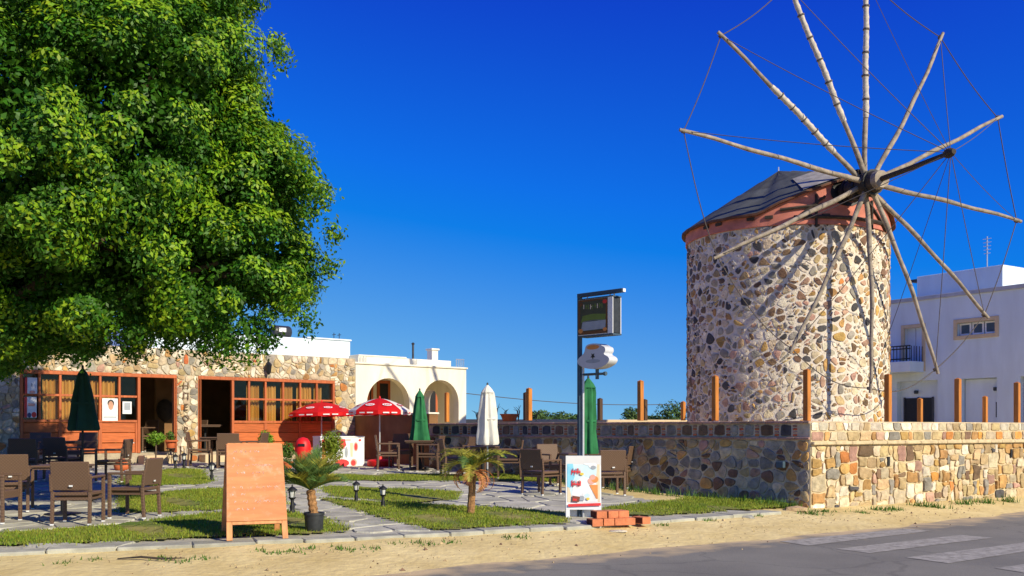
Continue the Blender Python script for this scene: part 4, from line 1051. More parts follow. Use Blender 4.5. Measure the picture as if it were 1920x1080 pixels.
# bleached sheet by the ridge above the axle
def at(ph, t, dz): 
    a = AXA + ph; z = 7.14 + .88 * max(0, 1 - abs(ph) / .80) ** .85; e = V(TC.x + 2.87 * math.cos(a), TC.y + 2.87 * math.sin(a), z); q = e.lerp(AP, t); q.z += dz + .06 * math.sin(PI * t); return q
mb = MB(); vs = [at(p_, t, .05) for p_ in (-.42, -.28, -.14, .0) for t in (.0, .2, .42)]
mb.add(vs, [(i * 3 + j, i * 3 + j + 1, i * 3 + j + 4, i * 3 + j + 3) for i in range(3) for j in range(2)]); obj('bleached_sheet', mb, M['felt_light'], roof)
def DM(f, s, z): return V(TC.x, TC.y, 0) + AX * f + BX * s + V(0, 0, z)
def BR(ph, z, h=0.0): a = AXA + ph; r_ = TR + .05 + h; return V(TC.x + r_ * math.cos(a), TC.y + r_ * math.sin(a), z)
for (p0, z0), (p1, z1), w_ in (((-.62, 7.18), (-.2, 7.28), .07), ((-.5, 6.98), (.5, 6.98), .08), ((-.30, 6.75), (-.30, 7.55), .06), ((.30, 6.75), (.30, 7.5), .06), ((-.55, 6.8), (-.22, 7.5), .06), ((.55, 6.8), (.22, 7.5), .06)):
    mb = MB(); n = 5; mb.tube([BR(p0 + (p1 - p0) * i / n, z0 + (z1 - z0) * i / n, .02) for i in range(n + 1)], w_ * .6, 5); obj('gable_brace', mb, M['dark_wood'], roof)
mb = MB(); vs = [BR(.17 * math.cos(i * PI / 8), 7.62 + .34 * math.sin(i * PI / 8), .012) for i in range(16)]; mb.add(vs, [tuple(range(16))]); obj('axle_opening', mb, M['black'], roof)
# axle, hub, sail poles
HC = V(TC.x, TC.y, 0) + AX * 3.62; HC = V(8.77, 24.56, 7.65)
mb = MB(); mb.tube([HC - AX * 2.2, HC - AX * .9, HC - AX * .35, HC + AX * .25, HC + AX * .42], [.22, .26, .30, .27, .22], 14); axle = obj('axle', mb, M['dark_wood'], mill, 40)
mb = MB(); mb.tube([HC + AX * .38, HC + AX * .55], [.23, .21], 14); obj('axle_end', mb, M['sail_wood'], axle, 40)
for o_ in (-.62, -.2, .2):
    mb = MB(); mb.tube([HC + AX * (o_ - .04), HC + AX * (o_ + .04)], .315, 14); obj('iron_hoop', mb, M['black'], axle, 40)
for k in range(8):                         # wedges that lock the poles
    a = k * PI / 4 + .3; d = BX * math.cos(a) + V(0, 0, 1) * math.sin(a)
    mb = MB(); mb.beam(HC + d * .2 - AX * .28, HC + d * .42 - AX * .22, .12, .16, .01, AX); obj('wedge', mb, M['dark_wood'], axle)
def on_wheel(px, py):
    d = V((px - 960) / F, 1, (HZ - py) / F); o_ = V(0, 0, EYE)
    t = (HC - o_).dot(AX) / d.dot(AX); return o_ + d * t
tips = [(1345, 60), (1487, 0), (1622, 0), (1767, 63), (1877, 218), (1913, 415), (1851, 596), (1757, 701), (1630, 737), (1480, 662), (1337, 484), (1273, 243)]
TIP = []
ra = random.Random(8)
for k, (px, py) in enumerate(tips):
    t = on_wheel(px, py); d = t - HC
    if k in (1, 2): d = d.normalized() * 5.25; t = HC + d
    L = d.length; dn = d.normalized(); sd_ = dn.cross(AX)
    st_ = HC + AX * ((k % 2) * .16 - .12) - dn * .18; n = 12; pts = []; rad = []
    amp = ra.uniform(-.06, .06); ph_ = ra.uniform(0, 6)
    for i in range(n + 1):
        f = i / n; q = st_.lerp(t, f) + sd_ * (amp * math.sin(PI * f) + .014 * math.sin(f * 17 + ph_)) + AX * (.10 * math.sin(PI * f * .9))
        pts.append(q); rad.append((.068 - .026 * f) * (1 + .07 * math.sin(f * 23 + ph_)))
    mb = MB(); mb.tube(pts, rad, 9); arm = obj('sail_pole', mb, M['sail_wood'], mill, 50)
    TIP.append((t, dn, L))
    if k in (0, 1, 2):                     # canvas rolled round the pole
        a0, a1 = (3, 8) if k == 0 else (4, 11); mb = MB(); sp = []; sr = []
        for i in range(40):
            f = a0 / n + (a1 - a0) / n * i / 39; j = min(int(f * n), n - 1); q = pts[j].lerp(pts[j + 1], f * n - j)
            sp.append(q + AX * .01); sr.append((.078 - .02 * f) * (1 + .16 * (i % 3 == 0)) * (1 if 0 < i < 39 else .8))
        mb.tube(sp, sr, 9); obj('rolled_sail', mb, M['canvas'], arm, 60)
        for i in range(5, 40, 7):
            mb = MB(); q0 = sp[i]; q1 = sp[min(i + 1, 39)]; mb.tube([q0 + (q1 - q0) * .2, q0 + (q1 - q0) * .7], sr[i] + .018, 9); obj('lashing', mb, M['rope'], arm)
    mb = MB(); q0 = t - dn * .12; mb.tube([q0 - dn * .035, q0 + dn * .035], rad[-1] + .022, 8); obj('rope_knot', mb, M['rope'], arm)
BT = HC + AX * 2.86 + V(0, 0, .02)
mb = MB(); mb.tube([HC + AX * .3, HC + AX * 1.5, BT + AX * .1], [.07, .06, .05], 10); bow = obj('bowsprit', mb, M['dark_wood'], mill, 50)
mb = MB(); mb.tube([BT - AX * .18, BT - AX * .1, BT + AX * .02, BT + AX * .1], [.07, .11, .10, .06], 10); obj('bowsprit_head', mb, M['dark_wood'], bow, 40)
for k in range(12):
    t, dn, L = TIP[k]; t2, dn2, L2 = TIP[(k + 1) % 12]
    a = t - dn * .12; b = t2 - dn2 * .12; n = 9; sag = .10 if k not in (7, 8, 9, 10) else .28
    pts = [a.lerp(b, i / n) - V(0, 0, sag * math.sin(PI * i / n)) for i in range(n + 1)]
    mb = MB(); mb.tube(pts, .013, 5); obj('rim_rope', mb, M['rope'], mill)
    pts = [a.lerp(BT, i / 8) - V(0, 0, .06 * math.sin(PI * i / 8)) for i in range(9)]
    mb = MB(); mb.tube(pts, .009, 4); obj('stay_rope', mb, M['rope'], mill)
for px, y0, y1 in ((1345, 62, 100), (1487, -20, 10), (1868, 222, 245)):   # loose rope ends
    pass

# ================================================================== POSTS
def post(px, ytop, ybase, Y, w_, label, m='post_wood', kind='wooden_post', rot=.7):
    a = P(px, ytop, Y); z0 = EYE + (HZ - ybase) / F * Y - .02
    t = thing(kind, (a.x, a.y, z0), label, 'post', 'timber posts behind the walls')
    mb = MB(); mb.box((a.x, a.y, (z0 + a.z) / 2), (w_, w_, a.z - z0), Matrix.Rotation(rot, 3, 'Z'), .008); obj('shaft', mb, M[m], t)
    mb = MB(); c = V(a.x, a.y, a.z); r_ = Matrix.Rotation(rot, 3, 'Z'); h = w_ / 2
    mb.add([c + r_ @ V(x, y, 0) for x, y in ((-h, -h), (h, -h), (h, h), (-h, h))] + [c + V(0, 0, .03)], [(0, 1, 4), (1, 2, 4), (2, 3, 4), (3, 0, 4)]); obj('bevelled_top', mb, M[m], t)
def wy(px):
    k = (px - 960) / F; d = WFAR - CORNER; t = (CORNER.x - k * CORNER.y) / (k * d.y - d.x); return CORNER.y + d.y * t + .18
def fy(px):
    s_ = FW.s_at(px); return FW(s_, 0, -.2).y
post(992, 729, 787, wy(992), .11, 'orange timber post on the shaded wall right of the white parasol')
post(986, 737, 787, wy(992) + 3, .11, 'darker post just behind the post right of the white parasol', 'post_dark')
post(1201, 715, 787, wy(1201), .105, 'tall orange post on the shaded wall right of the hanging sign')
post(1209, 750, 787, wy(1201) + 5, .11, 'short brown post half hidden behind the tall one right of the sign', 'post_dark')
post(1125, 748, 787, wy(1125) + 4, .11, 'dark post behind the wall right of the closed green parasol', 'post_dark')
post(1281, 754, 787, 26, .10, 'short orange post at the left foot of the windmill')
post(1341, 706, 787, wy(1341), .105, 'orange post on the wall before the left side of the windmill')
post(1513, 694, 787, wy(1500) + .1, .108, 'tall orange post at the wall corner before the windmill')
post(1665, 703, 797, fy(1665), .108, 'orange post at the right edge of the windmill')
post(1725, 748, 797, fy(1725) + 5, .105, 'short brown post before the dark door of the white house')
post(1796, 711, 797, fy(1796), .108, 'orange post on the sunlit wall left of the garage door')
post(1847, 744, 797, fy(1847) + 5, .105, 'short orange post before the garage door of the white house')
post(1907, 718, 797, fy(1907), .108, 'rightmost orange post on the sunlit wall')
post(838, 737, 790, 29.5, .11, 'slim orange post before the right arch of the cream house')
# overhead cable far behind
n = 24; a, b = P(868, 737, 46), P(1300, 757, 52)
mb = MB(); mb.tube([a.lerp(b, i / n) - V(0, 0, .25 * math.sin(PI * i / n)) for i in range(-6, n + 4)], .017, 4)
tag(obj('overhead_cable', mb, M['rope']), 'thin sagging overhead cable low in the sky behind the wall', 'cable')
# ================================================================== TREES AND PLANTS
def big_tree():
    TY = 15.0; K = F / TY
    t = thing('ficus_tree', (-9.3, TY + .3, gh(-9.3, TY)), 'huge dense green tree overhanging the cafe at the left', 'tree')
    lob = [(40, 230, 395, 0), (270, 40, 190, -.3), (400, 120, 95, -1.0), (360, 190, 120, -1.4), (420, 370, 150, -.4), (490, 420, 105, .2), (430, 505, 125, -.6), (520, 500, 65, 0), (250, 470, 170, -1.0), (90, 500, 160, -.9), (-60, 500, 180, .5),
           (280, 270, 200, -1.6), (110, 320, 230, -2.2), (150, 20, 240, -1.8), (230, -150, 240, .5), (380, -10, 75, -.4), (60, -200, 360, 0), (-250, 250, 360, .5), (-150, 440, 280, -1.5), (-60, 150, 380, 2.2), (150, 280, 340, 2.0), (-30, 570, 90, .6), (320, 530, 90, .6), (455, 225, 50, -.6)]
    C = np.array([[(px - 960) / K, TY + dy, EYE + (HZ - py) / K] for px, py, r_, dy in lob]); RR = np.array([r_ / K for _, _, r_, _ in lob])
    r_ = np.random.RandomState(4); cl = []
    for i in range(len(lob)):
        n = int(RR[i] ** 2 * 24) + 16
        d = r_.normal(size=(n, 3)); d /= np.linalg.norm(d, axis=1, keepdims=True)
        p = C[i] + d * RR[i] * np.array([1, .85, 1]) * r_.uniform(.80, 1.08, n)[:, None]
        for q, nn in zip(p, d):
            dd = np.linalg.norm((q - C) / np.array([1, .85, 1]), axis=1) / RR
            if (np.delete(dd, i) < .84).any(): continue
            if q[2] < 2.6: continue
            cl.append((q, nn))
    cl_p = np.array([q for q, _ in cl]); cl_n = np.array([q for _, q in cl])
    crad = r_.uniform(.18, .46, len(cl_p)) * np.where(r_.rand(len(cl_p)) < .2, 1.35, 1)
    vis = cl_p[:, 1] < TY + 2.0
    vs = []; mi = []
    for p, nn, cr, vv_ in zip(cl_p, cl_n, crad, vis):
        n = int((600 if vv_ else 130) * (cr / .4) ** 2) + 20; d = r_.normal(size=(n, 3)); d /= np.linalg.norm(d, axis=1, keepdims=True)
        f = r_.uniform(.2, 1.0, n) ** .6
        q = p + d * (cr * f)[:, None] * np.array([1, 1, .75]) + np.array([0, 0, -.10]) * (f ** 2)[:, None]
        out = (d * (nn + np.array([0, 0, .4]))).sum(1) * f        # outer and upper leaves of a clump: yellow new growth and painted sun highlights
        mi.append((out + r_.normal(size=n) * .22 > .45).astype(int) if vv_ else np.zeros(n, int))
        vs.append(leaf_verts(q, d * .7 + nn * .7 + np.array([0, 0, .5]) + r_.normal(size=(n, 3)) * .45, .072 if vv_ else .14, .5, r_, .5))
    # loose inner foliage closes the crown
    n = 150000; i = r_.choice(len(lob), n, p=RR ** 2 / (RR ** 2).sum()); d = r_.normal(size=(n, 3)); d /= np.linalg.norm(d, axis=1, keepdims=True)
    q = C[i] + d * (RR[i] * r_.uniform(.55, .84, n))[:, None] * np.array([1, .85, 1])
    q = q[q[:, 2] > 2.9]; mi.append(np.zeros(len(q), int))
    vs.append(leaf_verts(q, r_.normal(size=(len(q), 3)), .10, .55, r_))
    # sprays that break the outline
    for px, py in [(30, 640), (60, 665), (20, 690), (95, 660), (195, 672), (205, 650), (235, 655), (440, 650), (485, 640), (560, 590), (590, 560), (540, 130), (500, 20), (525, 95), (625, 390), (632, 450), (615, 500), (525, 255), (575, 330), (15, 620), (420, 640), (330, 645), (120, 640), (270, 640), (380, 645), (600, 370), (470, 50), (545, 285), (600, 420), (580, 610), (520, 640)]:
        c = np.array([(px - 960) / K, TY + r_.uniform(-1, .3), EYE + (HZ - py) / K]); n = 210
        q = c + r_.normal(size=(n, 3)) * np.array([.085, .10, .095]); mi.append((r_.rand(n) < .4).astype(int) if py < 600 else np.zeros(n, int)); vs.append(leaf_verts(q, r_.normal(size=(n, 3)) + np.array([.3, -.5, .3]), .066, .5, r_, .8))
    vs = np.concatenate(vs)
    np_mesh('crown', vs, 4, [M['leaf'], M['leaf_highlight']], t, None, np.concatenate(mi))
    b0 = V(-9.3, TY + .3, gh(-9.3, TY)); mb = MB()
    mb.tube([b0 - V(0, 0, .1), b0 + V(.02, 0, .3), b0 + V(.1, -.05, 1.2), b0 + V(.25, -.1, 2.4)], [.42, .32, .27, .25], 12); tr = obj('trunk', mb, M['bark'], t, 60)
    f0 = b0 + V(.25, -.1, 2.2)
    for i in range(1, 12):
        c = V(*C[i]); mid = f0.lerp(c, .5) + V(r_.uniform(-.3, .3), r_.uniform(-.3, .3), r_.uniform(0, .4))
        mb = MB(); mb.tube([f0, f0.lerp(mid, .5) + V(0, 0, .15), mid, mid.lerp(c, .6), c], [.15, .12, .09, .06, .03], 7); obj('limb', mb, M['bark'], tr, 60)
    print('tree quads', len(vs) // 4, 'clumps', len(cl_p))
big_tree()

def frond(parent, base, az, el, L, droop, nl, ll, m, width=.012, v_up=.35, seed=0):
    """a feather leaf: curved midrib and two rows of leaflets"""
    q = random.Random(seed); base = Vector(base); h = V(math.cos(az), math.sin(az), 0); n = 12; pts = []
    p = base.copy(); e = el
    for i in range(n + 1):
        pts.append(p.copy()); p = p + (h * math.cos(e) + V(0, 0, math.sin(e))) * (L / n); e -= droop / n * (1 + 1.2 * i / n)
    mb = MB(); mb.tube(pts, [.010 * (1 - .75 * i / n) for i in range(n + 1)], 5)
    sd_ = V(-h.y, h.x, 0)
    for k in range(nl):
        f = .12 + .88 * k / nl; i = min(int(f * n), n - 1); c = pts[i].lerp(pts[i + 1], f * n - i); t = (pts[i + 1] - pts[i]).normalized(); u = sd_.cross(t) * -1
        if u.z < 0: u = -u
        l_ = ll * math.sin(PI * min(1, .18 + f * .78)) * q.uniform(.85, 1.15)
        for s in (-1, 1):
            d = (sd_ * s * .8 + t * .75 + u * v_up * q.uniform(.4, 1.3)).normalized(); w_ = t * width * .5
            e_ = c + d * l_ - V(0, 0, l_ * .12 * q.random())
            mb.add([c - w_, c + w_, c + d * l_ * .55 + w_ * .9, e_, c + d * l_ * .55 - w_ * .9], [(0, 1, 2, 3, 4)])
    return obj('frond', mb, m, parent)
# potted palm on the lawn by the path
g = G(589, 1000); pp = thing('potted_palm', g, 'spiky blue green palm in a dark grey tub beside the path', 'palm')
mb = MB(); mb.lathe([(.105, .0), (.118, .05), (.132, .25), (.142, .252), (.142, .285), (.128, .285), (.12, .24), (.02, .24)], 18, g); obj('tub', mb, M['metal_dark'], pp, 40)
mb = MB(); mb.lathe([(.125, .22), (.10, .245), (.01, .25)], 12, g); obj('soil', mb, M['bark'], pp)
q = random.Random(2); mb = MB(); tp = [g + V(-.005 * i, 0, .22 + .037 * i) for i in range(11)]
mb.tube(tp, [.055 + (.012 if i % 2 else 0) for i in range(11)], 9); obj('trunk', mb, M['palm_bark'], pp, 30)
top = tp[-1]
for i in range(64):
    el = q.uniform(.45, 1.5); frond(pp, top, i * 2.4 + q.uniform(-.3, .3), el, q.uniform(.42, .70), q.uniform(.1, .7), 28, .22, M['palm_green'] if q.random() < .85 else M['palm_yellow'], .010, .5, i)
# young palm in the lawn with drying lower fronds
g = G(882, 967); pl = thing('young_palm', g, 'short palm with a bare brown trunk and some dry drooping fronds in the lawn', 'palm')
mb = MB(); tp = [g + V(.004 * i, 0, -.03 + .068 * i) for i in range(12)]; mb.tube(tp, [.062 - .001 * i + (.007 if i % 2 else 0) for i in range(12)], 10); obj('trunk', mb, M['palm_bark'], pl, 30)
top = tp[-1]; q = random.Random(9)
for i in range(16):
    frond(pl, top, i * 2.4 + q.uniform(-.3, .3), q.uniform(.55, 1.35), q.uniform(.60, .82), q.uniform(.9, 1.7), 30, .20, M['palm_yellow'] if q.random() < .7 else M['palm_green'], .016, .35, i + 50)
for az, el, L in ((3.0, .5, .55), (3.5, .3, .55), (2.6, .6, .5), (-.3, .25, .5), (.15, .4, .62), (-.9, .0, .55), (4.2, .2, .4), (5.6, .1, .5)):
    frond(pl, top - V(0, 0, .03), az, el, L, 2.2, 22, .12, M['palm_dry'], .014, .1, int(az * 100))

def pot_plant(name, px, py, Y, pot, pr, phh, rad, cz, n, size, leafm, label, cat='plant', stem=False, aspect=.4):
    g = on(px, Y) if py is None else G(px, py); t = thing(name, g, label, cat)
    mb = MB(); mb.lathe([(pr * .62, 0), (pr * .72, .03), (pr * .92, phh * .8), (pr, phh * .82), (pr, phh), (pr * .86, phh), (pr * .8, phh * .85), (.01, phh * .85)], 16, g); obj('pot', mb, pot, t, 40)
    if stem:
        mb = MB(); mb.tube([g + V(0, 0, phh * .8), g + V(.01, 0, cz)], [.02, .014], 6); obj('stem', mb, M['bark'], t)
    leaf_blob('foliage', g + V(0, 0, cz), rad, n, size, leafm, t, aspect, .3, int(px))
    return t
pot_plant('potted_shrub', 180, 868, None, M['terracotta'], .22, .32, (.27, .25, .30), .50, 500, .14, M['shrub'], 'round green shrub in a terracotta pot before the left window', aspect=.25)
pot_plant('potted_shrub', 222, 862, None, M['terracotta'], .12, .18, (.12, .12, .30), .42, 220, .10, M['shrub'], 'narrow upright shrub in a small pot left of the white lantern')
pot_plant('topiary', 292, 878, None, M['terracotta'], .14, .26, (.25, .25, .17), .74, 900, .065, M['shrub_bright'], 'bright green ball shrub on a bare stem before the left door', stem=True)
pot_plant('potted_shrub', 499, 872, 24, M['terracotta'], .18, .30, (.22, .2, .30), .62, 420, .16, M['shrub_bright'], 'leafy yellow green plant in an orange pot behind the wooden board', aspect=.2)
pot_plant('thuja_bush', 622, 884, None, M['metal_dark'], .2, .2, (.30, .28, .45), .60, 2600, .07, M['thuja'], 'tall oval conifer bush before the ice cream freezer', 'bush', aspect=.35)
pot_plant('flowering_plant', 538, 880, None, M['terracotta'], .16, .2, (.24, .22, .26), .46, 420, .10, M['shrub'], 'loose leafy plant left of the red bin')
# pot on the small iron stand
g = G(320, 872); t = thing('pot_stand', g, 'black iron stand between the two doors', 'stand')
for k in range(3):
    a = k * 2.1; mb = MB(); mb.tube([g + V(.1 * math.cos(a), .1 * math.sin(a), 0), g + V(.05 * math.cos(a), .05 * math.sin(a), .2), g + V(.1 * math.cos(a), .1 * math.sin(a), .42)], .012, 5); obj('leg', mb, M['black'], t)
mb = MB(); mb.lathe([(.12, .42), (.12, .44)], 14, g); obj('ring', mb, M['black'], t)
t = thing('potted_plant', g + V(0, 0, .44), 'small plant in an orange pot on the iron stand', 'plant')
mb = MB(); mb.lathe([(.09, .44), (.13, .6), (.19, .61), (.19, .65), (.11, .65)], 14, g); obj('pot', mb, M['terracotta'], t, 40)
leaf_blob('foliage', g + V(0, 0, .74), (.16, .15, .14), 160, .09, M['shrub'], t, .4, .2, 3)
g = G(228, 884); t = thing('terracotta_jar', g, 'brown clay jar lying among plants left of the lawn', 'jar')
mb = MB(); mb.lathe([(.08, 0), (.16, .06), (.18, .14), (.12, .24), (.07, .27), (.08, .3)], 14, g); obj('jar_body', mb, M['terracotta'], t, 50)
for i, (px, py, Y, rx, rz, lab) in enumerate([(1010, 786, 40, .55, .32, 'small green bush behind the wall right of the first post'), (1052, 788, 42, .65, .30, 'low dark bush behind the wall left of the hanging sign'), (1187, 786, 40, .5, .42, 'greyish bush behind the wall left of the tall post'), (1262, 784, 40, .85, .60, 'large green bush beside the foot of the windmill'), (1085, 790, 42, .35, .24, 'tiny bush behind the sign pole'), (1222, 790, 41, .45, .2, 'low yellowish bush between the tall post and the windmill')]):
    c = P(px, py, Y); t = thing('distant_bush', (c.x, c.y, .8), lab, 'bush', 'bushes beyond the wall')
    leaf_blob('foliage', c + V(0, 0, rz * .2), (rx, .5, rz), 900, .13, M['far_green'], t, .5, .3, i)
    mb = MB()
    for k in range(3): mb.tube([(c.x, c.y, .8), (c.x + (k - 1) * .2, c.y, c.z)], [.04, .02], 5)
    obj('stem', mb, M['bark'], t)
for px, h in ((895, .28), (930, .5), (948, .34), (972, .42), (1005, .2)):   # dry stalks in planters on the far wall
    c = P(px, 784, 34.3); t = thing('dry_plant', c, 'thin dry stalk standing %s on the far pale wall' % {895: 'nearest the cream house', 930: 'tallest', 948: 'between two others', 972: 'bent', 1005: 'shortest'}[px], 'plant', 'dry plants on the far wall')
    mb = MB(); q = random.Random(px)
    for _ in range(5):
        mb.tube([c - V(0, 0, .1), c + V(q.uniform(-.06, .06), 0, h * .6), c + V(q.uniform(-.2, .2), q.uniform(-.1, .1), h * q.uniform(.7, 1.1))], [.012, .01, .006], 4)
    obj('stalks', mb, M['bark'], t)
c = P(955, 787, 34.3); t = thing('clay_trough', c, 'reddish clay trough standing on the far pale wall', 'planter'); mb = MB(); mb.lathe([(.22, -.05), (.3, .16), (.33, .17), (.33, .2), (.27, .2)], 12, c); obj('trough_body', mb, M['terracotta'], t, 40)

# ================================================================== FURNITURE
def make_chair():
    t = thing('rattan_chair', (0, 0, 0))
    mb = MB(); mb.box((0, 0, .425), (.50, .50, .05), None, .012); mb.box((0, .24, .38), (.46, .02, .07)); obj('seat', mb, M['rattan'], t)
    rx = Matrix.Rotation(math.radians(9), 3, 'X'); mb = MB(); mb.box((0, -.285, .675), (.52, .035, .40), rx, .010); bk = obj('backrest', mb, M['rattan'], t)
    mb = MB(); mb.box((.015, -.307, .54), (.05, .006, .022), rx); obj('maker_tag', mb, M['plastic_white'], bk)
    for s in (-1, 1):
        mb = MB(); mb.box((s * .265, 0.0, .655), (.05, .54, .035), None, .008); obj('armrest', mb, M['rattan'], t)
        mb = MB(); mb.beam((s * .265, .245, .02), (s * .265, .245, .64), .045, .045, .006); lg = obj('leg', mb, M['rattan'], t)
        mb = MB(); mb.box((s * .265, .245, .01), (.04, .04, .02)); obj('foot_cap', mb, M['plastic_white'], lg)
        mb = MB(); mb.beam((s * .25, -.27, .02), (s * .25, -.245, .46), .045, .045, .006); lg = obj('leg', mb, M['rattan'], t)
        mb = MB(); mb.box((s * .25, -.27, .01), (.04, .04, .02)); obj('foot_cap', mb, M['plastic_white'], lg)
        mb = MB(); mb.beam((s * .25, -.245, .36), (s * .25, .245, .36), .03, .03, .004); obj('side_rail', mb, M['rattan'], t)
        mb = MB(); mb.beam((s * .262, -.258, .46), (s * .262, -.283, .70), .04, .04, .006); obj('back_post', mb, M['rattan'], t)
    mb = MB(); mb.beam((-.25, -.262, .36), (.25, -.262, .36), .03, .04, .004); obj('rear_rail', mb, M['rattan'], t)
    return t
ch0 = make_chair(); ck = kids_of(ch0); used = [False]
def chair(px, py, deg, label, Y=None):
    """px, py: where the middle of the chair stands in the photograph"""
    g = G(px, py) if Y is None else on(px, Y)
    g = g + V(0, 0, .034)
    if not used[0]: used[0] = True; return put(ch0, g, math.radians(deg), label, 'chair', 'brown rattan armchairs on the patio')
    return dup(ch0, g, math.radians(deg), label, 'chair', 'brown rattan armchairs on the patio', ck)
def make_table():
    t = thing('patio_table', (0, 0, 0))
    mb = MB(); mb.box((0, 0, .725), (.72, .72, .03), None, .006); obj('tabletop', mb, M['rattan'], t)
    mb = MB(); mb.box((0, 0, .695), (.66, .66, .03)); obj('apron', mb, M['rattan'], t)
    mb = MB(); mb.lathe([(.035, .03), (.035, .68)], 10); obj('column', mb, M['black'], t, 40)
    mb = MB(); mb.lathe([(.26, .0), (.26, .015), (.08, .035), (.04, .05)], 18); obj('base_plate', mb, M['black'], t, 30)
    return t
tb0 = make_table(); tk_ = kids_of(tb0); tused = [False]
def table(px, py, deg, label, Y=None):
    g = (G(px, py) if Y is None else on(px, Y)) + V(0, 0, .034)
    if not tused[0]: tused[0] = True; return put(tb0, g, math.radians(deg), label, 'table', 'square patio tables')
    return dup(tb0, g, math.radians(deg), label, 'table', 'square patio tables', tk_)
# front left set
chair(146, 986, 4, 'brown woven chair seen from behind with a white tag, in the left foreground')
chair(252, 974, 84, 'chair in profile facing left in the sun, left of the wooden board')
chair(-12, 984, -88, 'chair cut off by the left edge of the photo, facing right')
chair(22, 962, 20, 'dark chair with a high back behind the cut off chair at the left edge')
table(118, 968, 8, 'table behind the foreground chair with the white tag')
# shaded set under the tree
chair(212, 906, 92, 'dark chair in profile left of the brown clay jar')
chair(50, 905, 10, 'leftmost of the dark chairs in the tree shade before the blue grey wall')
chair(118, 900, -10, 'dark chair right behind the foreground table, in the tree shade')
chair(62, 884, 175, 'dark chair facing the road in the tree shade by the left window')
chair(150, 882, 165, 'dark chair beneath the dark green parasol')
table(120, 892, 5, 'table in the tree shade under the dark green parasol')
chair(8, 930, -80, 'black looking chair in deep shade at the far left')
# by the right cafe door
chair(376, 878, -80, 'chair in profile right of the pier with the letters')
chair(430, 882, 10, 'chair with its back to the road just left above the wooden board')
table(408, 877, 0, 'table before the right cafe door')
chair(474, 880, 85, 'chair half hidden behind the top of the wooden board')
# by the brown wall
chair(728, 884, -80, 'chair in profile before the brown wall, right of the red parasol')
chair(752, 879, 178, 'chair facing the road between the red and the green parasol')
table(786, 884, 5, 'table at the foot of the closed green parasol by the brown wall')
chair(806, 886, 80, 'dark chair right of the table by the brown wall')
# by the white parasol
chair(852, 897, -75, 'chair behind the left fronds of the young palm')
table(905, 901, 5, 'table at the foot of the white parasol')
chair(955, 899, 88, 'chair in profile right of the young palm')
chair(893, 889, 170, 'chair facing the road behind the young palm crown')
# by the hanging sign
chair(1015, 930, -42, 'chair turned half away, left of the ice cream board')
chair(1040, 913, -150, 'sunlit chair behind the one left of the ice cream board')
table(1090, 921, 10, 'table hidden behind the ice cream board')
chair(1140, 931, 12, 'chair seen from behind right of the ice cream board')
chair(1158, 917, 70, 'chair behind the one right of the ice cream board')
# furniture glimpsed inside the doors
for px, h, lab in ((300, -1.2, 'chair glimpsed inside the left doorway'), (398, -1.3, 'chair glimpsed inside the right doorway')):
    q = CF(CF.s_at(px), ZF, h); dup(ch0, q, math.radians(150), lab, 'chair', 'chairs inside the cafe', ck)
q = CF(CF.s_at(410), ZF, -.9); dup(tb0, q, math.radians(40), 'table just inside the right doorway', 'table', 'tables inside the cafe', tk_)

# ------------------------------------------------------------------ parasols
def closed_parasol(px, Y, ytop, ybot, rb, rt, m, label, pole_m='steel', py_base=None):
    g = on(px, Y); zt = EYE + (HZ - ytop) / F * Y; zb = EYE + (HZ - ybot) / F * Y
    t = thing('closed_parasol', g, label, 'parasol', 'closed parasols')
    mb = MB(); mb.tube([g + V(0, 0, .05), V(g.x, g.y, zt - .05)], .02, 8); obj('pole', mb, M[pole_m], t, 40)
    H = zt - zb; q = random.Random(px); ph = [q.uniform(0, 6) for _ in range(4)]
    prof = [(rb * .55, .03 * H), (rb * .92, .0), (rb, .03 * H), (rb * .93, .14 * H), (rb * .8, .3 * H), (rt + (rb - rt) * .55, .48 * H), (rt + (rb - rt) * .33, .64 * H), (rt * 1.12, .80 * H), (rt * 1.02, .86 * H), (rt * 1.15, .865 * H), (rt * .8, .92 * H), (rt * .3, .975 * H), (.01, H)]
    def rf(a, i):
        k = 1 if i < 9 else .35
        return 1 + k * (.17 * math.cos(7 * a + ph[0] + .25 * math.sin(i * .9 + ph[3])) + .09 * math.cos(11 * a + ph[1] + i * .35) + .07 * math.sin(2 * a + ph[2] + i * .4))
    mb = MB(); mb.lathe(prof, 42, (g.x, g.y, zb), rf, False); cp = obj('canopy', mb, M[m], t, 70)
    zs = zb + H * .42; r_ = rt + (rb - rt) * .62
    mb = MB(); mb.lathe([(r_ * 1.04, 0), (r_ * 1.04, .035)], 24, (g.x, g.y, zs), lambda a, i: 1 + .05 * math.cos(7 * a + ph[0]), False); obj('strap', mb, M[m], cp)
    mb = MB(); mb.lathe([(.015, -.03), (.022, .0), (.02, .03), (.004, .045)], 8, (g.x, g.y, zt)); obj('finial', mb, M['metal_dark'], t)
    mb = MB(); mb.lathe([(.24, 0), (.24, .05), (.06, .07), (.03, .25), (.02, .26)], 20, g + V(0, 0, .03)); obj('base', mb, M['metal_dark'], t, 30)
closed_parasol(155, 17.0, 689, 808, .225, .085, 'dkgreen_cloth', 'closed dark green parasol standing in the tree shade at the left', 'black')
closed_parasol(787, 25.3, 731, 831, .235, .10, 'green_cloth', 'closed green parasol before the brown wall')
closed_parasol(914, 22.0, 721, 834, .225, .12, 'white_cloth', 'closed white parasol behind the young palm')
closed_parasol(1103, 19.2, 708, 851, .165, .13, 'green_cloth', 'closed green parasol under the hanging sign')
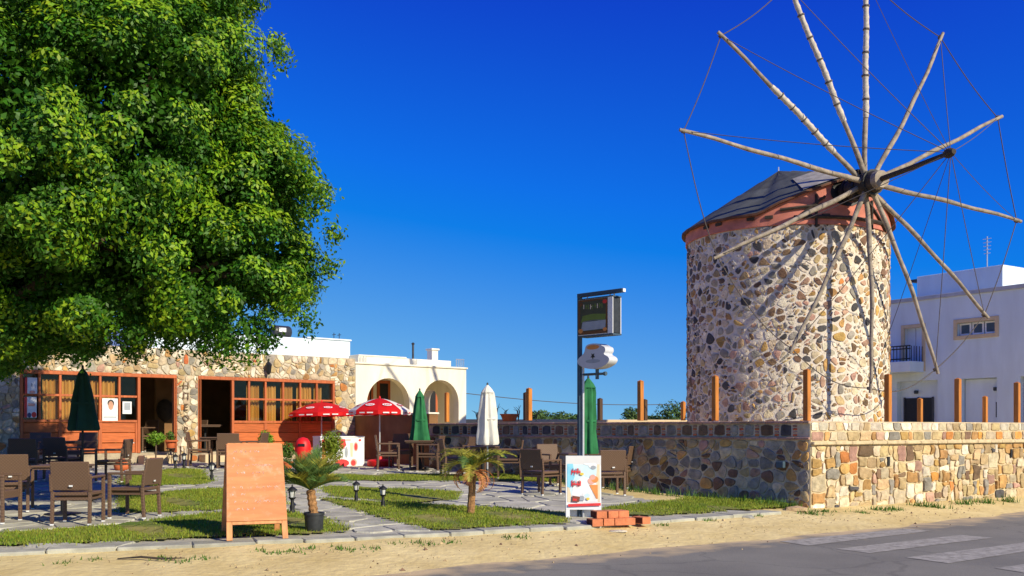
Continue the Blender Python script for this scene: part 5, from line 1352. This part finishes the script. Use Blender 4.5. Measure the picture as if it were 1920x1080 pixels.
def open_parasol(px, Y, ytop, yedge, half, mats, label, tilt=0.0, base=True):
    g = on(px, Y); zt = EYE + (HZ - ytop) / F * Y; ze = EYE + (HZ - yedge) / F * Y; r_ = half * Y / F
    t = thing('open_parasol', g, label, 'parasol', 'red ice cream parasols')
    mb = MB(); mb.tube([g + V(0, 0, .1), V(g.x, g.y, zt - .02)], .019, 8); obj('pole', mb, M['steel'], t, 40)
    n = 8
    for k in range(n):
        a0, a1 = 2 * PI * (k + .1) / n, 2 * PI * (k + 1.1) / n; vs = []; fs = []; m_ = 6
        for i in range(m_ + 1):
            f = i / m_
            for j in range(5):
                u = j / 4; a = a0 + (a1 - a0) * u; rr = r_ * f * (1 - .05 * math.sin(PI * u))
                x, y = rr * math.cos(a), rr * math.sin(a)
                vs.append((g.x + x, g.y + y, zt - (zt - ze) * f ** 1.7 + tilt * x))
        for i in range(m_):
            for j in range(4): b = i * 5 + j; fs.append((b, b + 5, b + 6, b + 1))
        for j in range(5):                 # valance
            q = vs[m_ * 5 + j]; vs.append((q[0], q[1], q[2] - .10 - (.02 if j % 2 else 0)))
        for j in range(4): b = m_ * 5 + j; c = (m_ + 1) * 5 + j; fs.append((b, c, c + 1, b + 1))
        pn = obj('canopy_panel', MB().add(vs, fs), M[mats[k % len(mats)]], t, 40)
        # white printed lettering on the panel and its valance
        am = (a0 + a1) / 2
        def on_panel(u, v, h, am=am):
            f = .72 + v / r_; a = am + u / (r_ * f); x, y = r_ * f * math.cos(a), r_ * f * math.sin(a)
            return V(g.x + x, g.y + y, zt - (zt - ze) * f ** 1.7 + tilt * x + .012 + h)
        pm = M['print_white'] if mats[k % len(mats)] == 'red_cloth' else M['print_red']
        mb = MB(); mb.prism(ell(0, .0, .13, .055, 16), on_panel, 0, .002); ov = obj('printed_oval', mb, pm, pn)
        pm2 = M['print_red'] if pm is M['print_white'] else M['print_white']
        for s in range(4):
            mb = MB(); mb.prism([(-.085 + s * .045, -.025), (-.055 + s * .045, -.025), (-.06 + s * .045, .025), (-.08 + s * .045, .028)], on_panel, .003, .005); obj('printed_letter', mb, pm2, pn)
        rr = r_ + .004
        for u0, u1 in ((.2, .45), (.55, .8)):
            mb = MB()
            p0 = [V(g.x + rr * math.cos(a0 + (a1 - a0) * u), g.y + rr * math.sin(a0 + (a1 - a0) * u), ze + tilt * rr * math.cos(a0 + (a1 - a0) * u)) for u in (u0, u1)]
            mb.add([p0[0] - V(0, 0, .075), p0[1] - V(0, 0, .075), p0[1] - V(0, 0, .045), p0[0] - V(0, 0, .045)], [(0, 1, 2, 3)])
            obj('valance_print', mb, pm, pn)
    mb = MB(); mb.lathe([(.02, -.02), (.03, .02), (.005, .07)], 8, (g.x, g.y, zt)); obj('finial', mb, M['red'], t)
    for k in range(n):
        a = 2 * PI * (k + .1) / n; mb = MB(); mb.tube([V(g.x, g.y, zt - .04), V(g.x + r_ * .98 * math.cos(a), g.y + r_ * .98 * math.sin(a), ze + tilt * r_ * math.cos(a) - .015)], .007, 4); obj('rib', mb, M['steel'], t)
    mb = MB(); mb.lathe([(.30, 0), (.33, .04), (.33, .14), (.27, .18), (.08, .19), (.05, .3), (.03, .3)], 20, g + V(0, 0, .03)); obj('base', mb, M['red'], t, 40)
open_parasol(603, 28.5, 754, 774, 60, ['red_cloth'], 'red open parasol with white print before the right cafe window', 0.02)
open_parasol(712, 26.0, 747, 770, 58, ['red_cloth', 'red_cloth', 'red_cloth', 'red_cloth', 'white_cloth', 'red_cloth', 'red_cloth', 'white_cloth'], 'red and white open parasol with a heavy red base before the brown wall', 0.0)

# ------------------------------------------------------------------ boards and signs
def a_frame():
    fl, fr_ = G(432, 1021), G(534, 1017); bl_, br = G(409, 1001), G(498, 999)
    u = (fr_ - fl); u.z = 0; W = u.length; u.normalize()
    n = V(u.y, -u.x, 0); c = (fl + fr_) / 2; sp = .78; ap = 1.20
    t = thing('sandwich_board', c - n * sp / 2, 'orange plywood sandwich board with faint chalk writing standing on the kerb', 'sign board')
    z0 = c.z + .05
    tilt = math.atan2(sp / 2 - .03, ap); up = V(0, 0, 1)
    W = .75
    for sgn, nm in ((1, 'front'), (-1, 'rear')):
        ft = c if sgn > 0 else c - n * sp
        top = c - n * (sp / 2) + n * sgn * .025; top.z = z0 + ap
        ft = V(ft.x, ft.y, z0)
        d = (top - ft); L = d.length; d.normalize(); out = u.cross(d)
        if out.dot(n) * sgn < 0: out = -out
        def fn(s, v, h): return ft + u * s + d * v + out * h
        for s in (-1, 1):
            mb = MB(); e = .028; x = s * (W / 2 - .03)
            mb.prism([(x - .035, 0), (x + .035, 0), (x * .93 + .035, L), (x * .93 - .035, L)], fn, -.035, 0); obj('leg', mb, M['wood_leg'], t)
        mb = MB(); mb.prism([(-W / 2, .24), (W / 2, .24), (W / 2 * .93, L), (-W / 2 * .93, L)], fn, .002, .016); bd = obj('panel', mb, M['board_wood'] if sgn > 0 else M['wood_leg'], t)
        mb = MB(); mb.prism([(-W / 2 + .06, .2), (W / 2 - .06, .2), (W / 2 - .06, .25), (-W / 2 + .06, .25)], fn, -.03, 0); obj('cross_rail', mb, M['wood_leg'], t)
        if sgn > 0:                        # lines of faint chalk scribble
            q = random.Random(12)
            for r_ in range(9):
                v = L - .1 - r_ * .095; mb = MB(); x = -W / 2 + q.uniform(.07, .14)
                while x < W / 2 - .12:
                    w_ = q.uniform(.012, .028)
                    if q.random() < .72:
                        pts = [fn(x + w_ * i / 4, v + q.uniform(-.018, .018), .0175) for i in range(5)]
                        mb.tube(pts, .0042, 3)
                    x += w_ + (.006 if q.random() < .8 else .04)
                    if q.random() < .06: break
                obj('chalk_line', mb, M['chalk'], bd)
    mb = MB(); q = c - n * sp / 2; mb.beam(V(q.x, q.y, z0 + ap + .0) - u * (W * .45), V(q.x, q.y, z0 + ap) + u * (W * .45), .05, .03, .004); obj('hinge_bar', mb, M['wood_leg'], t)
M['wood_leg'] = mat('wood_leg', (.60, .26, .10), .6, .25, 4, .1, 40, stretch=(4, 4, 1))
M['chalk'] = mat('chalk', (.66, .50, .42), .9, .1, 20)
a_frame()

def ice_board():
    a, b = G(1061, 978), G(1127, 972); u = V(.995, .0, 0).normalized(); n = V(u.y, -u.x, 0); W = .55; H = .965; c = (a + b) / 2; z0 = c.z + .03
    t = thing('ice_cream_board', c, 'white folding board with a light blue ice cream advertisement and a red stripe', 'sign board')
    lean = .10
    def fn(s, v, h): return V(c.x, c.y, z0) + u * s + n * (h - lean * v) + V(0, 0, v)
    def fb(s, v, h): return V(c.x, c.y, z0) - n * (lean * H * 2) + u * s + n * (h + lean * v) + V(0, 0, v)
    mb = MB(); mb.prism([(-W / 2, .13), (W / 2, .13), (W / 2, H), (-W / 2, H)], fn, -.03, 0); pn = obj('front_panel', mb, M['plastic_white'], t)
    mb = MB(); mb.prism([(-W / 2, .0), (W / 2, .0), (W / 2, H), (-W / 2, H)], fb, 0, .03); obj('rear_panel', mb, M['plastic_white'], t)
    for s in (-1, 1):
        x = s * (W / 2 - .03); mb = MB(); mb.prism([(x - .03, 0), (x + .03, 0), (x + .03, .15), (x - .03, .15)], fn, -.028, -.002); obj('leg', mb, M['plastic_white'], t)
    q = random.Random(3); k = [0]
    def pr(nm, m, poly):
        k[0] += 1; h = .0015 + k[0] * .0006; mb = MB(); mb.prism([(-W / 2 + W * x, .13 + (H - .13) * y) for x, y in poly], fn, h, h + .0004); obj(nm, mb, M[m], pn)
    pr('printed_ground', 'print_lightblue', [(.05, .14), (.95, .14), (.95, .98), (.05, .98)])
    pr('printed_border', 'print_cream', [(.82, .14), (.96, .14), (.96, .985), (.9, .985)])
    pr('printed_border', 'print_cream', [(.04, .14), (.2, .14), (.08, .45), (.04, .5)])
    pr('printed_glow', 'print_white', [(.16, .14), (.9, .14), (.86, .5), (.5, .62), (.2, .48)])
    pr('printed_sky', 'print_blue', [(.04, .42), (.13, .40), (.26, .62), (.2, .86), (.04, .86)])
    pr('printed_corner', 'print_red', [(.03, .985), (.03, .88), (.2, .86), (.45, .9), (.58, .985)])
    pr('printed_flash', 'print_white', [(.12, .985), (.2, .985), (.36, .87), (.26, .87)])
    for cx, cy, rx, ry, m in ((.62, .88, .13, .06, 'print_white'), (.76, .82, .12, .06, 'print_white'), (.78, .78, .08, .035, 'print_grey'), (.58, .28, .12, .07, 'print_white'), (.6, .26, .08, .04, 'print_lightblue')): pr('printed_cloud', m, ell(cx, cy, rx, ry))
    pr('printed_cone', 'print_cone', [(.66, .46), (.90, .46), (.9, .2), (.86, .2)])
    for cx, cy, r_ in ((.72, .53, .1), (.82, .56, .1), (.76, .6, .08)): pr('printed_scoop', 'print_pink' if cx < .8 else 'print_cone', ell(cx, cy, r_, r_ * .62))
    for ry in (.70, .47):                  # two blocks of red lettering with dark edges
        for i in range(7):
            x = .15 + i * .04; y = ry + q.uniform(-.02, .03); w_ = q.uniform(.012, .03)
            pr('printed_letter', ('print_red', 'print_choc', 'print_red', 'print_grey')[i % 4], [(x, y - q.uniform(.03, .07)), (x + w_, y - .05), (x + w_ + .01, y + q.uniform(.02, .07)), (x + .008, y + .05)])
        pr('printed_letter', 'print_red', [(.16, ry - .005), (.42, ry - .015), (.42, ry + .01), (.16, ry + .018)])
    pr('printed_star', 'print_yellow', ell(.45, .66, .06, .025)); pr('printed_star', 'print_yellow', ell(.62, .2, .05, .025))
    pr('printed_bar', 'print_choc', [(.16, .15), (.36, .14), (.4, .24), (.18, .26)]); pr('printed_bar', 'print_grey', [(.38, .17), (.52, .17), (.5, .25), (.4, .26)]); pr('printed_bar', 'print_red', [(.2, .17), (.3, .165), (.31, .2), (.2, .21)])
    pr('printed_stripe', 'print_red', [(.06, .055), (.98, .075), (.98, .125), (.06, .105)])
    return t
ice_board()

def sign_pole():
    g = on(1087, 15.6); g = V((1087 - 960) / F * 15.6, 15.6, gh(.9, 15.6)); zt = EYE + (HZ - 551) / F * 15.6
    t = thing('sign_pole', g, 'dark steel pole with a hanging light box and a white cup shaped sign', 'sign')
    mb = MB(); mb.box((g.x, g.y, (g.z + zt) / 2), (.062, .062, zt - g.z), Matrix.Rotation(.7, 3, 'Z'), .006); obj('pole', mb, M['pole_paint'], t)
    mb = MB(); mb.tube([g + V(.05, -.05, 0), V(g.x + .05, g.y - .05, zt - 1.0)], .02, 8); obj('conduit', mb, M['steel'], t, 40)
    u = V(.70, -.714, 0).normalized(); n = V(-u.y * -1, 0, 0); n = V(u.y, -u.x, 0)
    if n.y > 0: n = -n
    mb = MB(); mb.beam(V(g.x, g.y, zt - .03) - u * .03, V(g.x, g.y, zt - .03) + u * .88, .07, .06, .006); obj('arm', mb, M['pole_paint'], t)
    mb = MB(); e = V(g.x, g.y, zt - .03) + u * .885; mb.beam(e, e + u * .012, .06, .05); obj('arm_cap', mb, M['plastic_white'], t)
    def fn(s, v, h): return V(g.x, g.y, zt) + u * s + n * h + V(0, 0, v)
    W0, W1, Z0, Z1, D = .07, .74, -.66, -.13, .10
    def box(nm, s0, s1, z0, z1, h0, h1, m, par, bev=0.0):
        mb = MB(); mb.prism([(s0, z0), (s1, z0), (s1, z1), (s0, z1)], fn, h0, h1); return obj(nm, mb, M[m], par)
    bx = box('light_box', W0, W1, Z0, Z1, -D + .012, D - .012, 'metal_dark', t)
    for h0, h1 in ((D - .012, D), (-D, -D + .012)):
        box('white_rim', W0 - .012, W1 + .012, Z0 - .012, Z1 + .012, h0, h1, 'plastic_white', bx)
    fc = box('sign_face', W0 - .01, W1 - .085, Z0 - .0, Z1 + .008, D + .001, D + .004, 'print_olive', bx)
    box('bottom_frame', W0 - .005, W1 + .02, Z0 - .035, Z0 - .012, -D, D + .004, 'pole_paint', bx)
    box('top_frame', W0 - .005, W1 + .02, Z1 + .012, Z1 + .03, -D, D + .004, 'pole_paint', bx)
    for a_, b_, c_, d_ in ((W0 - .008, W1 - .087, Z0 + .002, Z0 + .05), (W0 - .008, W0 + .03, Z0 + .051, Z1 + .005), (W1 - .12, W1 - .087, Z0 + .051, Z1 + .005), (W0 + .031, W1 - .121, Z1 - .02, Z1 + .005)): box('printed_border', a_, b_, c_, d_, D + .0041, D + .0044, 'print_brown', bx)
    q = random.Random(6)
    def line(txt, s_, v, size, m, nm):
        mb = text_mb(txt, size, lambda a, b, h: fn(s_ + a, v + b, D + .0045 + h), .003); obj(nm, mb, M[m], bx)
    sc_ = (W0 + W1 - .085) / 2
    for z0, z1, m in ((-.60, -.46, 'print_grey'), (-.47, -.37, 'print_green')):
        mb = MB(); mb.prism([(W0 + .05, z0), (W1 - .13, z0 + .01), (W1 - .12, z1), (sc_, z1 + .02), (W0 + .08, z1)], fn, D + .0042, D + .0046); obj('printed_scene', mb, M[m], bx)
    for x, z_, r_, m in ((W0 + .04, Z0 + .06, .05, 'print_cone'), (W1 - .14, Z1 - .05, .045, 'print_red'), (W1 - .14, Z0 + .06, .04, 'print_cone'), (W0 + .05, Z1 - .06, .04, 'print_brown')):
        mb = MB(); mb.prism(ell(x, z_, r_, r_ * .7), fn, D + .005, D + .0055); obj('printed_corner', mb, M[m], bx)
    for i in range(9):                     # two rows of unreadable yellow green lettering
        x = W0 + .10 + i * .046; mb = MB(); z_ = -.27 + q.uniform(-.01, .01)
        mb.prism([(x, z_), (x + .016, z_), (x + .016, z_ + .07), (x, z_ + .07)], fn, D + .0056, D + .006)
        if i % 2: mb.prism([(x + .017, z_ + .03), (x + .033, z_ + .03), (x + .033, z_ + .045), (x + .017, z_ + .045)], fn, D + .0056, D + .006)
        obj('printed_letter', mb, M['print_green'] if i % 3 else M['print_cream'], bx)
    for s_ in (.16, .62, .70):
        mb = MB(); mb.tube([fn(s_, -.06, 0), fn(s_, -.13 + .03, 0)], .012, 6); obj('hanger', mb, M['steel'], t)
    # cup sign: a cup on its saucer, cut out and given depth
    cz = EYE + (HZ - 668) / F * 15.3 - zt; cs = .36
    cup = [(-.17, .155), (-.19, .05), (-.33, -.02), (-.36, -.07), (-.30, -.13), (-.16, -.175), (0, -.19), (.16, -.175), (.30, -.13), (.36, -.07), (.33, -.02), (.22, .02), (.27, .06), (.26, .12), (.20, .14), (.17, .155), (.09, .185), (-.09, .185)]
    for _ in range(2):
        c2 = []
        for i in range(len(cup)):
            a, b = cup[i], cup[(i + 1) % len(cup)]; c2 += [(a[0] * .75 + b[0] * .25, a[1] * .75 + b[1] * .25), (a[0] * .25 + b[0] * .75, a[1] * .25 + b[1] * .75)]
        cup = c2
    mb = MB(); mb.prism([(cs + x * .92, cz + y * 1.05) for x, y in cup], fn, -.10, .10); cp = obj('cup_sign', mb, M['print_cup'], t, 40)
    k = 0
    for nm, m, poly in (('printed_cup', 'print_cup', [(-.165, .13), (-.17, .02), (-.11, -.06), (.11, -.06), (.17, .02), (.165, .13)]), ('printed_saucer', 'print_cup', ell(0, -.10, .31, .075, 20)), ('printed_shade', 'print_grey', ell(0, -.075, .16, .03, 16)), ('printed_coffee', 'print_cone', ell(0, .135, .14, .035, 16)), ('printed_star', 'print_black', [(.055 * math.cos(i * PI / 5 + .3) * (1 if i % 2 else .45), -.0 + .055 * math.sin(i * PI / 5 + .3) * (1 if i % 2 else .45)) for i in range(10)])):
        mb = MB(); mb.prism([(cs + x * .92, cz + y * 1.02) for x, y in poly], fn, .1005 + k * .0008, .1009 + k * .0008); obj(nm, mb, M[m], cp); k += 1
    zb = cz - .27; mb = MB(); mb.tube([fn(.0, zb, 0), fn(.52, zb, 0)], .02, 8); obj('cup_bracket', mb, M['pole_paint'], t, 40)
    mb = MB(); mb.tube([fn(cs, zb - .08, 0), fn(cs, cz - .17, 0)], .028, 8); obj('cup_stem', mb, M['pole_paint'], t, 40)
    mb = MB(); mb.tube([fn(.5, zb, 0), fn(.54, zb, 0)], .032, 8); obj('bracket_end', mb, M['pole_paint'], t, 40)
M['print_cup'] = mat('print_cup', (.55, .56, .60), .5, .06, 5)
sign_pole()

# ------------------------------------------------------------------ hollow bricks before the board
def make_brick():
    t = thing('hollow_brick', (0, 0, 0)); L, Wd, H = .25, .165, .105
    mb = MB(); mb.box((0, 0, H / 2), (Wd, L, H), None, .004); b = obj('brick_body', mb, M['brick'], t)
    for sy in (-1, 1):
        pass
    for sx in (-1, 1):
        mb = MB(); mb.box((sx * (Wd / 2), 0, H / 2), (.003, L - .03, H - .025)); obj('core_hole', mb, M['brick_dark'], t)
    return t
bk0 = make_brick(); bkk = kids_of(bk0)
g = G(1150, 989); ub_ = V(.95, .31, 0).normalized(); vb = V(-.31, .95, 0)
ang = math.atan2(ub_.y, ub_.x)
spots = [(-.30, .0, 0, 'lowest front brick at the left end of the pile'), (-.095, .05, 0, 'second brick from the left in the bottom row of the pile'), (.08, .05, 0, 'third brick from the left in the bottom row of the pile'), (.25, .06, 0, 'brick at the right end of the bottom row'), (.50, .10, 0, 'single brick lying apart right of the pile'),
         (-.20, .08, .107, 'left brick on top of the pile'), (-.02, .08, .107, 'middle brick on top of the pile'), (.155, .09, .107, 'right brick on top of the pile')]
q = random.Random(4)
for i, (a, b, z_, lab) in enumerate(spots):
    p = g + ub_ * a + vb * b; p.z = gh(g.x, g.y) + .035 + z_
    f = ang + q.uniform(-.05, .05) + (.35 if i == 4 else 0)
    if i == 0: put(bk0, p, f, lab, 'brick', 'hollow bricks before the ice cream board')
    else: dup(bk0, p, f, lab, 'brick', 'hollow bricks before the ice cream board', bkk)

# ------------------------------------------------------------------ garden lanterns
def make_lamp():
    t = thing('garden_lamp', (0, 0, 0))
    mb = MB(); mb.lathe([(.055, 0), (.055, .02), (.038, .04), (.03, .06), (.036, .1), (.026, .13), (.024, .19), (.05, .215), (.052, .225)], 12); obj('post', mb, M['black'], t, 40)
    mb = MB(); mb.lathe([(.036, .225), (.050, .315)], 8); obj('glass', mb, M['lamp_glass'], t)
    for k in range(4):
        a = k * PI / 2 + .4; mb = MB(); mb.tube([(.040 * math.cos(a), .040 * math.sin(a), .225), (.055 * math.cos(a), .055 * math.sin(a), .318)], .006, 4); obj('cage_bar', mb, M['black'], t)
    mb = MB(); mb.lathe([(.072, .315), (.066, .33), (.03, .36), (.012, .37), (.010, .39), (.002, .4)], 12); obj('cap', mb, M['black'], t, 40)
    return t
lp0 = make_lamp(); lpk = kids_of(lp0)
for i, (px, py, sc_, lab) in enumerate([(668, 945, 1, 'black garden lantern left of the pair in the lawn by the path'), (718, 955, 1, 'black garden lantern right of the pair in the lawn by the path'), (548, 966, 1.15, 'black garden lantern beside the potted palm'), (397, 904, 1.1, 'black garden lantern at the corner of the small lawn left of the wooden board'), (345, 882, 1.1, 'black garden lantern before the tall glass lantern'), (329, 882, 1.0, 'black garden lantern before the iron pot stand')]):
    g = G(px, py) + V(0, 0, .02)
    if i == 0: put(lp0, g, .3, lab, 'lantern', 'garden lanterns along the paths', sc_)
    else: dup(lp0, g, i, lab, 'lantern', 'garden lanterns along the paths', lpk, sc_)
# tall candle lanterns by the doors
def candle_lantern(px, py, w_, h, m, label):
    g = G(px, py); t = thing('candle_lantern', g, label, 'lantern')
    for sx in (-1, 1):
        for sy in (-1, 1):
            mb = MB(); mb.box(g + V(sx * w_ / 2, sy * w_ / 2, h / 2), (.03, .03, h)); obj('corner_bar', mb, M[m], t)
    mb = MB(); mb.box(g + V(0, 0, .03), (w_ + .06, w_ + .06, .06), None, .01); obj('foot', mb, M[m], t)
    mb = MB(); mb.lathe([(w_ * .78, 0), (w_ * .6, .06), (w_ * .2, .14), (.03, .17), (.01, .24)], 8, g + V(0, 0, h)); obj('roof', mb, M[m], t, 30)
    mb = MB(); mb.lathe([(.045, .06), (.045, .26)], 10, g); obj('candle', mb, M['plastic_white'], t, 40)
candle_lantern(241, 868, .24, .52, 'plastic_white', 'white candle lantern standing left of the left door')
candle_lantern(343, 872, .20, .50, 'print_cream', 'slim pale candle lantern at the pier between the doors')

# ------------------------------------------------------------------ ice cream freezer and red bin
def freezer():
    a, b = G(601, 878), G(683, 876); u = b - a; u.z = 0; W = u.length; u.normalize(); n = V(u.y, -u.x, 0); c = (a + b) / 2; H = .78
    t = thing('ice_cream_freezer', c, 'white chest freezer with red fruit pictures below the red parasols', 'freezer')
    def fn(s, v, h): return V(c.x, c.y, c.z) + u * s + n * h + V(0, 0, v)
    mb = MB(); mb.prism([(-W / 2, .04), (W / 2, .04), (W / 2, H), (-W / 2, H)], fn, -.6, 0); bd = obj('cabinet', mb, M['plastic_white'], t)
    mb = MB(); mb.prism([(-W / 2 - .01, H), (W / 2 + .01, H), (W / 2 + .01, H + .035), (-W / 2 - .01, H + .035)], fn, -.61, .012); obj('lid', mb, M['plastic_white'], t)
    mb = MB(); mb.prism([(-.14, H + .035), (.34, H + .035), (.22, H + .14), (.06, H + .19), (-.10, H + .17)], fn, -.6, -.56); hb = obj('header_panel', mb, M['print_cream'], t)
    mb = MB(); mb.prism(ell(.1, H + .11, .09, .05), fn, -.559, -.555); obj('header_print', mb, M['print_red'], hb)
    k = 0
    for m, poly in (('print_cone', [(-W / 2 + .03, .1), (-W / 2 + .16, .08), (-W / 2 + .14, H - .08), (-W / 2 + .04, H - .06)]), ('print_red', [(-W / 2 + .03, H * .6), (-W / 2 + .13, H * .62), (-W / 2 + .12, H - .04), (-W / 2 + .04, H - .05)]), ('print_red', ell(-.02, .12, .2, .1)), ('print_red', [(-.12, H - .04), (.06, H - .04), (.1, H - .2), (0, H - .3), (-.1, H - .2)]), ('print_pink', ell(.30, .13, .09, .1)), ('print_red', ell(.29, .12, .065, .075)), ('print_cream', [(.2, H - .14), (.28, H - .14), (.27, .28), (.22, .28)]), ('print_pink', ell(.36, H - .24, .06, .12)), ('print_red', ell(.36, H - .24, .04, .09)), ('print_red', ell(.47, H - .07, .035, .03)), ('print_grey', ell(.10, .4, .04, .14)), ('print_pink', [(.06, H - .05), (.22, H - .05), (.22, H - .075), (.06, H - .075)])):
        mb = MB(); h = .001 + k * .0007; mb.prism(poly, fn, h, h + .0005); obj('fruit_print', mb, M[m], bd); k += 1
freezer()
g = G(568, 886); t = thing('red_bin', g, 'glossy red barrel shaped bin left of the conifer bush', 'bin')
mb = MB(); mb.lathe([(.10, 0), (.12, .05), (.15, .3), (.16, .34)], 18, g); obj('foot', mb, M['red'], t, 40)
mb = MB(); mb.lathe([(.16, .34), (.19, .45), (.195, .62), (.17, .74), (.11, .82), (.02, .85)], 18, g); obj('barrel', mb, M['red'], t, 50)
mb = MB(); mb.box(g + V(0, -.18, .66), (.16, .04, .07), None, .008); obj('slot', mb, M['black'], t)
# small wall spotlight near the corner
q = SW(LW_ - .55, .95, .06); t = thing('wall_spotlight', q, 'small blue grey floodlight on the shaded wall near the corner', 'light')
mb = MB(); mb.box(q + SW.n * .05, (.16, .08, .12), SW.rot(), .01); obj('housing', mb, M['pole_paint'], t)
mb = MB(); mb.beam(q - SW.n * .06, q + SW.n * .02, .04, .04); obj('bracket', mb, M['metal_dark'], t)
